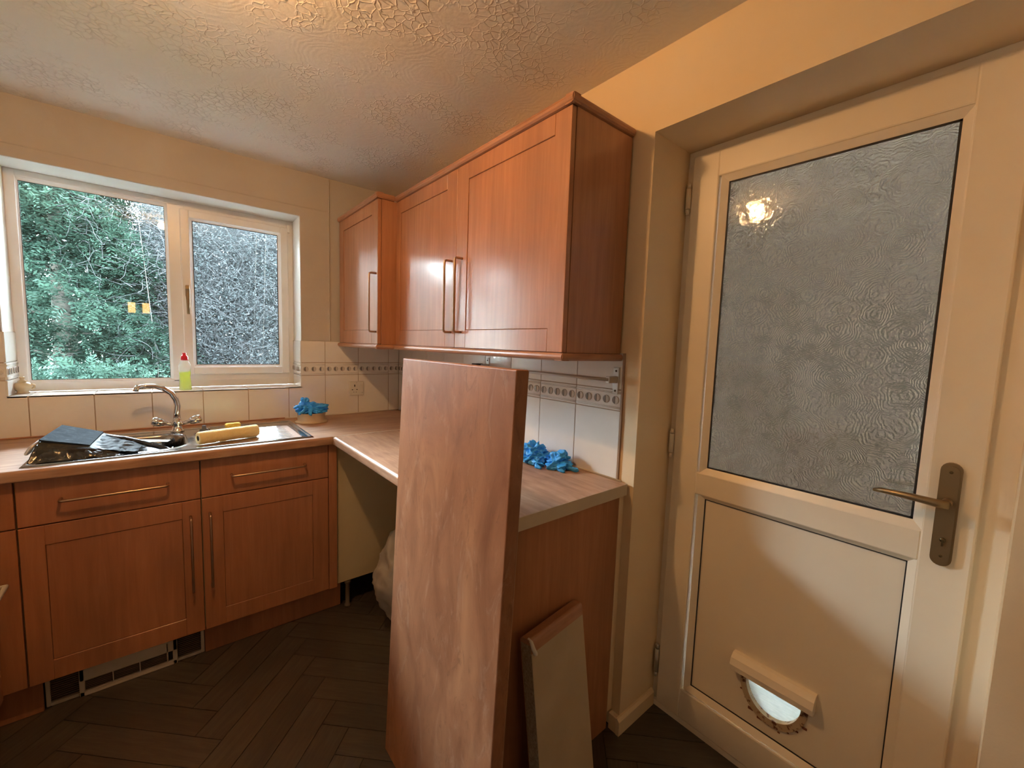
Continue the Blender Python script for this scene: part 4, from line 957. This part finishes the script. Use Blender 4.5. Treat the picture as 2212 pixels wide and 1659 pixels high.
# ------------------------------------------------------------------ outdoors
def grass_mat():
    return mottled('garden_grass', (.03, .06, .02), (.08, .12, .04), 14, .9, bscale=60, bstr=.8)
ground = struct('ground', MB().box(-14, 14, .30, 16, -.22, -.12).box(.30, 14, -9, .30, -.22, -.12), grass_mat())
bounce_slab = struct('bounce_slab', MB().box(-6, 1.9, .30, 2.0, -.12, -.09), mottled('pale_bounce_slab', (.58, .58, .55), (.68, .68, .65), 5, .8, bscale=50, bstr=.3))  # unseen pale slab added to bounce daylight onto the ceiling
pav = struct('path', MB().box(.31, 1.9, -5, .3, -.12, -.06), mottled('pale_paving', (.44, .44, .42), (.56, .56, .54), 7, .8, bscale=50, bstr=.3))
def mesh_np(name, V, F, mat, parent):
    V = np.asarray(V, 'f'); F = np.asarray(F, 'i'); me = bpy.data.meshes.new(name); k = F.shape[1]
    me.vertices.add(len(V)); me.vertices.foreach_set('co', V.ravel()); me.loops.add(F.size); me.loops.foreach_set('vertex_index', F.ravel())
    me.polygons.add(len(F)); me.polygons.foreach_set('loop_start', np.arange(0, F.size, k, dtype='i')); me.polygons.foreach_set('loop_total', np.full(len(F), k, 'i')); me.update(calc_edges=True); me.validate()
    return obj(name, me, mat, parent)
rng = np.random.default_rng(5)
def leafmat(name, cs, rough=.45, scale=3):
    m = base(name, cs[0], .85, spec=.06); nt = m.node_tree; n = noise(nt, gcoords(nt), scale, 6, .7)
    st = [(.25 + .5 * i / (len(cs) - 1), c) for i, c in enumerate(cs)]
    c = ramp(nt, n, st); nt.links.new(c, nt.nodes['Principled BSDF'].inputs['Base Color'])
    b_ = nt.nodes['Principled BSDF']; out = nt.nodes['Material Output']; tl = N(nt, 'ShaderNodeBsdfTranslucent'); mx = N(nt, 'ShaderNodeMixShader'); mx.inputs[0].default_value = .35
    nt.links.new(c, tl.inputs[0]); nt.links.new(b_.outputs[0], mx.inputs[1]); nt.links.new(tl.outputs[0], mx.inputs[2]); nt.links.new(mx.outputs[0], out.inputs[0]); return m
M_conif = leafmat('conifer_foliage', [(.003, .007, .0055), (.0065, .0145, .0105), (.0125, .025, .018), (.025, .041, .031)], .5, 2.6)
M_bark = mottled('bark', (.02, .018, .015), (.05, .045, .038), 20, .9)
M_twig = leafmat('bare_twigs', [(.008, .0085, .009), (.022, .0235, .025), (.050, .052, .055)], .6, 9)
M_twleaf = leafmat('shrub_leaves', [(.006, .009, .009), (.017, .021, .022), (.045, .050, .052)], .4, 6)
def sprays(centers, dirs, size, nl=9):
    """flat drooping fronds: each a spine of paired leaflets (2 triangles per leaflet as one quad)"""
    n = len(centers); up_ = np.array([0, 0, 1.0])
    d = dirs / np.linalg.norm(dirs, axis=1, keepdims=True)
    s = np.cross(d, up_ + rng.normal(0, .35, (n, 3))); s /= np.linalg.norm(s, axis=1, keepdims=True) + 1e-9
    V, F = [], []; base_i = 0; allV = []; sz = size * rng.uniform(.6, 1.35, n)
    for k in range(nl):
        t = (k + .5) / nl; side = 1 if k % 2 else -1
        p = centers + d * (sz * t)[:, None] - up_ * (sz * .35 * t * t)[:, None]
        L = (sz * .42 * (1 - .6 * t))[:, None]; dl = d * .75 + s * side * .8 + rng.normal(0, .18, (n, 3)); dl /= np.linalg.norm(dl, axis=1, keepdims=True)
        w = np.cross(dl, np.cross(d, s)); w /= np.linalg.norm(w, axis=1, keepdims=True) + 1e-9; wd_ = (sz * .055)[:, None]
        allV.append(np.stack([p, p + dl * L * .5 + w * wd_, p + dl * L, p + dl * L * .5 - w * wd_], 1))
    A_ = np.concatenate(allV, 0).reshape(-1, 3); F = np.arange(len(A_)).reshape(-1, 4); return A_, F
def conifer(x, y, h, rad, nb, label, mat=None, size=.17, zmin=-.1):
    t = thing('conifer', label, 'tree', (x, y, -.12), group=None)
    obj('trunk', MB().tube([(x, y, -.12), (x + .03, y, h * .4), (x, y + .02, h * .75), (x, y, h * .98)], .09, 10, radii=[.10, .08, .04, .01]), M_bark, t)
    z = rng.uniform(0, 1, nb) ** .9 * h; a = rng.uniform(0, 2 * np.pi, nb); rr = rad * (1.02 - (z / h) * .85) * (.35 + .65 * rng.uniform(0, 1, nb) ** .45) * (1 + .18 * np.sin(z * 7 + a * 3))
    c = np.stack([x + np.cos(a) * rr, y + np.sin(a) * rr, z - .12 + zmin * 0], 1); d = np.stack([np.cos(a), np.sin(a), rng.uniform(-.35, .35, nb)], 1) + rng.normal(0, .4, (nb, 3))
    A_, F_ = sprays(c, d, size); o = mesh_np('foliage', A_, F_, mat or M_conif, t); o['kind'] = 'stuff'
    # branches
    b = MB()
    for k in range(26):
        zz = h * (.04 + .9 * k / 26); aa = k * 2.4; L = rad * (1.0 - (zz / h) * .85) * .8; p0 = Vector((x, y, zz - .12)); p1 = p0 + Vector((math.cos(aa) * L, math.sin(aa) * L, .12))
        b.tube([p0, p0.lerp(p1, .5) + Vector((0, 0, .05)), p1], .012, 5, radii=[.02, .012, .004], cap=False)
    obj('branch', b, M_bark, t)['kind'] = 'stuff'
    return t
conifer(-1.95, 3.1, 3.5, 1.25, 34000, 'dense green conifer outside the fixed pane', size=.12)
conifer(-.75, 4.7, 3.9, 1.6, 24000, 'taller conifer behind the first, seen between its branches', size=.17)
conifer(-3.9, 3.9, 3.3, 1.3, 7000, 'conifer farther left in the hedge outside', size=.2)
conifer(-2.6, 6.2, 3.8, 1.8, 9000, 'conifer at the back of the hedge outside', size=.24)
def twig_shrub(x, y, h, rad, nt_, label, nleaf=6000):
    t = thing('bare_shrub', label, 'shrub', (x, y, -.12)); V, F = [], []
    base_ = 0; k = 3; segs = 6
    # stems as thin three-sided curves, vectorised
    a = rng.uniform(0, 2 * np.pi, nt_); r0 = rad * np.sqrt(rng.uniform(0, 1, nt_)); z0 = rng.uniform(0, 1, nt_) * h * .92 - .1
    P_ = np.stack([x + np.cos(a) * r0, y + np.sin(a) * r0 * .6, z0], 1); D_ = rng.normal(0, 1, (nt_, 3)); D_[:, 2] = np.abs(D_[:, 2]) * .6 + .1; D_ /= np.linalg.norm(D_, axis=1, keepdims=True)
    L = rng.uniform(.10, .38, nt_)[:, None]; thick = rng.uniform(.0012, .0035, nt_)[:, None]; rings = []; cur = P_.copy(); dd = D_.copy()
    for s_ in range(segs + 1):
        u = np.cross(dd, [0.3, .2, 1.0]); u /= np.linalg.norm(u, axis=1, keepdims=True) + 1e-9; v = np.cross(dd, u); tt = thick * (1 - .75 * s_ / segs)
        rings.append(np.stack([cur + (u * math.cos(q) + v * math.sin(q)) * tt for q in (0, 2.1, 4.2)], 1))
        dd = dd + rng.normal(0, .28, (nt_, 3)) - np.array([0, 0, .05]); dd /= np.linalg.norm(dd, axis=1, keepdims=True); cur = cur + dd * L / segs
    A_ = np.stack(rings, 1)      # nt, segs+1, 3, 3
    V = A_.reshape(-1, 3); idx = np.arange(nt_ * (segs + 1) * 3).reshape(nt_, segs + 1, 3); Fs = []
    for q in range(3): Fs.append(np.stack([idx[:, :-1, q], idx[:, :-1, (q + 1) % 3], idx[:, 1:, (q + 1) % 3], idx[:, 1:, q]], -1).reshape(-1, 4))
    o = mesh_np('twigs', V, np.concatenate(Fs), M_twig, t); o['kind'] = 'stuff'
    b = MB()
    for q in range(9 if nleaf > 1000 else 2):
        aa = q * .7; p0 = Vector((x + .1 * math.cos(aa), y + .1 * math.sin(aa), -.12)); p1 = Vector((x + rad * .6 * math.cos(aa * 2.3), y + rad * .35 * math.sin(aa * 2.3), h * .85)); b.tube([p0, p0.lerp(p1, .4) + Vector((.05, 0, .1)), p1], .02, 6, radii=[.012, .008, .003] if nleaf > 1000 else [.004, .003, .002], cap=False)
    obj('stem', b, M_bark, t)['kind'] = 'stuff'
    a = rng.uniform(0, 2 * np.pi, nleaf); r0 = rad * np.sqrt(rng.uniform(0, 1, nleaf)); c = np.stack([x + np.cos(a) * r0, y + np.sin(a) * r0 * .6, rng.uniform(-.1, h * .95, nleaf)], 1)
    d = rng.normal(0, 1, (nleaf, 3)); d /= np.linalg.norm(d, axis=1, keepdims=True); e = np.cross(d, rng.normal(0, 1, (nleaf, 3))); e /= np.linalg.norm(e, axis=1, keepdims=True) + 1e-9; sz = rng.uniform(.006, .017, nleaf)[:, None]
    A_ = np.stack([c, c + (d + e * .45) * sz, c + d * sz * 2, c + (d - e * .45) * sz], 1).reshape(-1, 3)
    o = mesh_np('leaves', A_, np.arange(len(A_)).reshape(-1, 4), M_twleaf, t); o['kind'] = 'stuff'
    return t
twig_shrub(-.45, 3.2, 3.0, 1.0, 22000, 'pale bare twiggy shrub outside the casement', 110000)
conifer(.35, 5.0, 3.6, 1.5, 12000, 'dark conifer behind the bare shrub outside the casement', size=.17)
twig_shrub(.9, 3.5, 2.9, 1.3, 6000, 'twiggy shrub outside to the right of the first', 12000)
twig_shrub(-1.35, 2.55, 3.0, .55, 700, 'thin bare climber stems in front of the conifer', 500)
# low plants at the foot
def lowplant(x, y, label, n=900):
    t = thing('low_shrub', label, 'shrub', (x, y, -.12))
    c = np.stack([x + rng.normal(0, .22, n), y + rng.normal(0, .12, n), rng.uniform(.5, 1.12, n)], 1); d = rng.normal(0, 1, (n, 3))
    A_, F_ = sprays(c, d, .10, 9); mesh_np('foliage', A_, F_, M_conif, t)['kind'] = 'stuff'
    obj('stem', MB().tube([(x, y, -.12), (x, y, .9)], .02, 6), M_bark, t)
lowplant(-1.55, 2.0, 'low evergreen sprays just below the fixed pane'); lowplant(-1.95, 1.9, 'low evergreen sprays at the left foot of the window view')
# side passage outside the back door, added to keep daylight off its glass
fence = thing('added_fence', 'added brown board fence darkening the view through the back door glass', 'fence', (1.75, -2.3, -.06))
M_fen = wood('added_fence_wood', (.06, .045, .035), (.09, .068, .052), (.12, .09, .07), .8)
fm = MB().box(1.75, 1.768, 0, .118, -.06, 2.3, .002, 1).done('fence_board'); fm.materials.append(M_fen); fm.transform(Matrix.Translation((-1.75, 0, .06)))
for k in range(41): inst('fence_board', fm, fence, (1.745 + .019 * (k % 2), -5.05 + k * .113, -.06))
obj('rail', MB().box(1.78, 1.82, -5.0, -.45, .3, .36), M_fen, fence)
struct('light_block_ends', MB().box(.302, 1.743, -.46, -.42, .36, 2.30).box(.31, 1.745, -5.0, -4.96, -.06, 2.30), M_fen)  # unseen end panels added to block daylight; low gap feeds the flap
struct('light_block_roof', MB().box(.302, 1.80, -5.0, -.4, 2.30, 2.36), base('light_block_dark', (.10, .09, .08), .8))  # unseen cover added to shut the sky out behind the door
print('TRIS', sum(len(o.data.polygons) for o in bpy.data.objects if o.type == 'MESH'), 'planks', cnt)
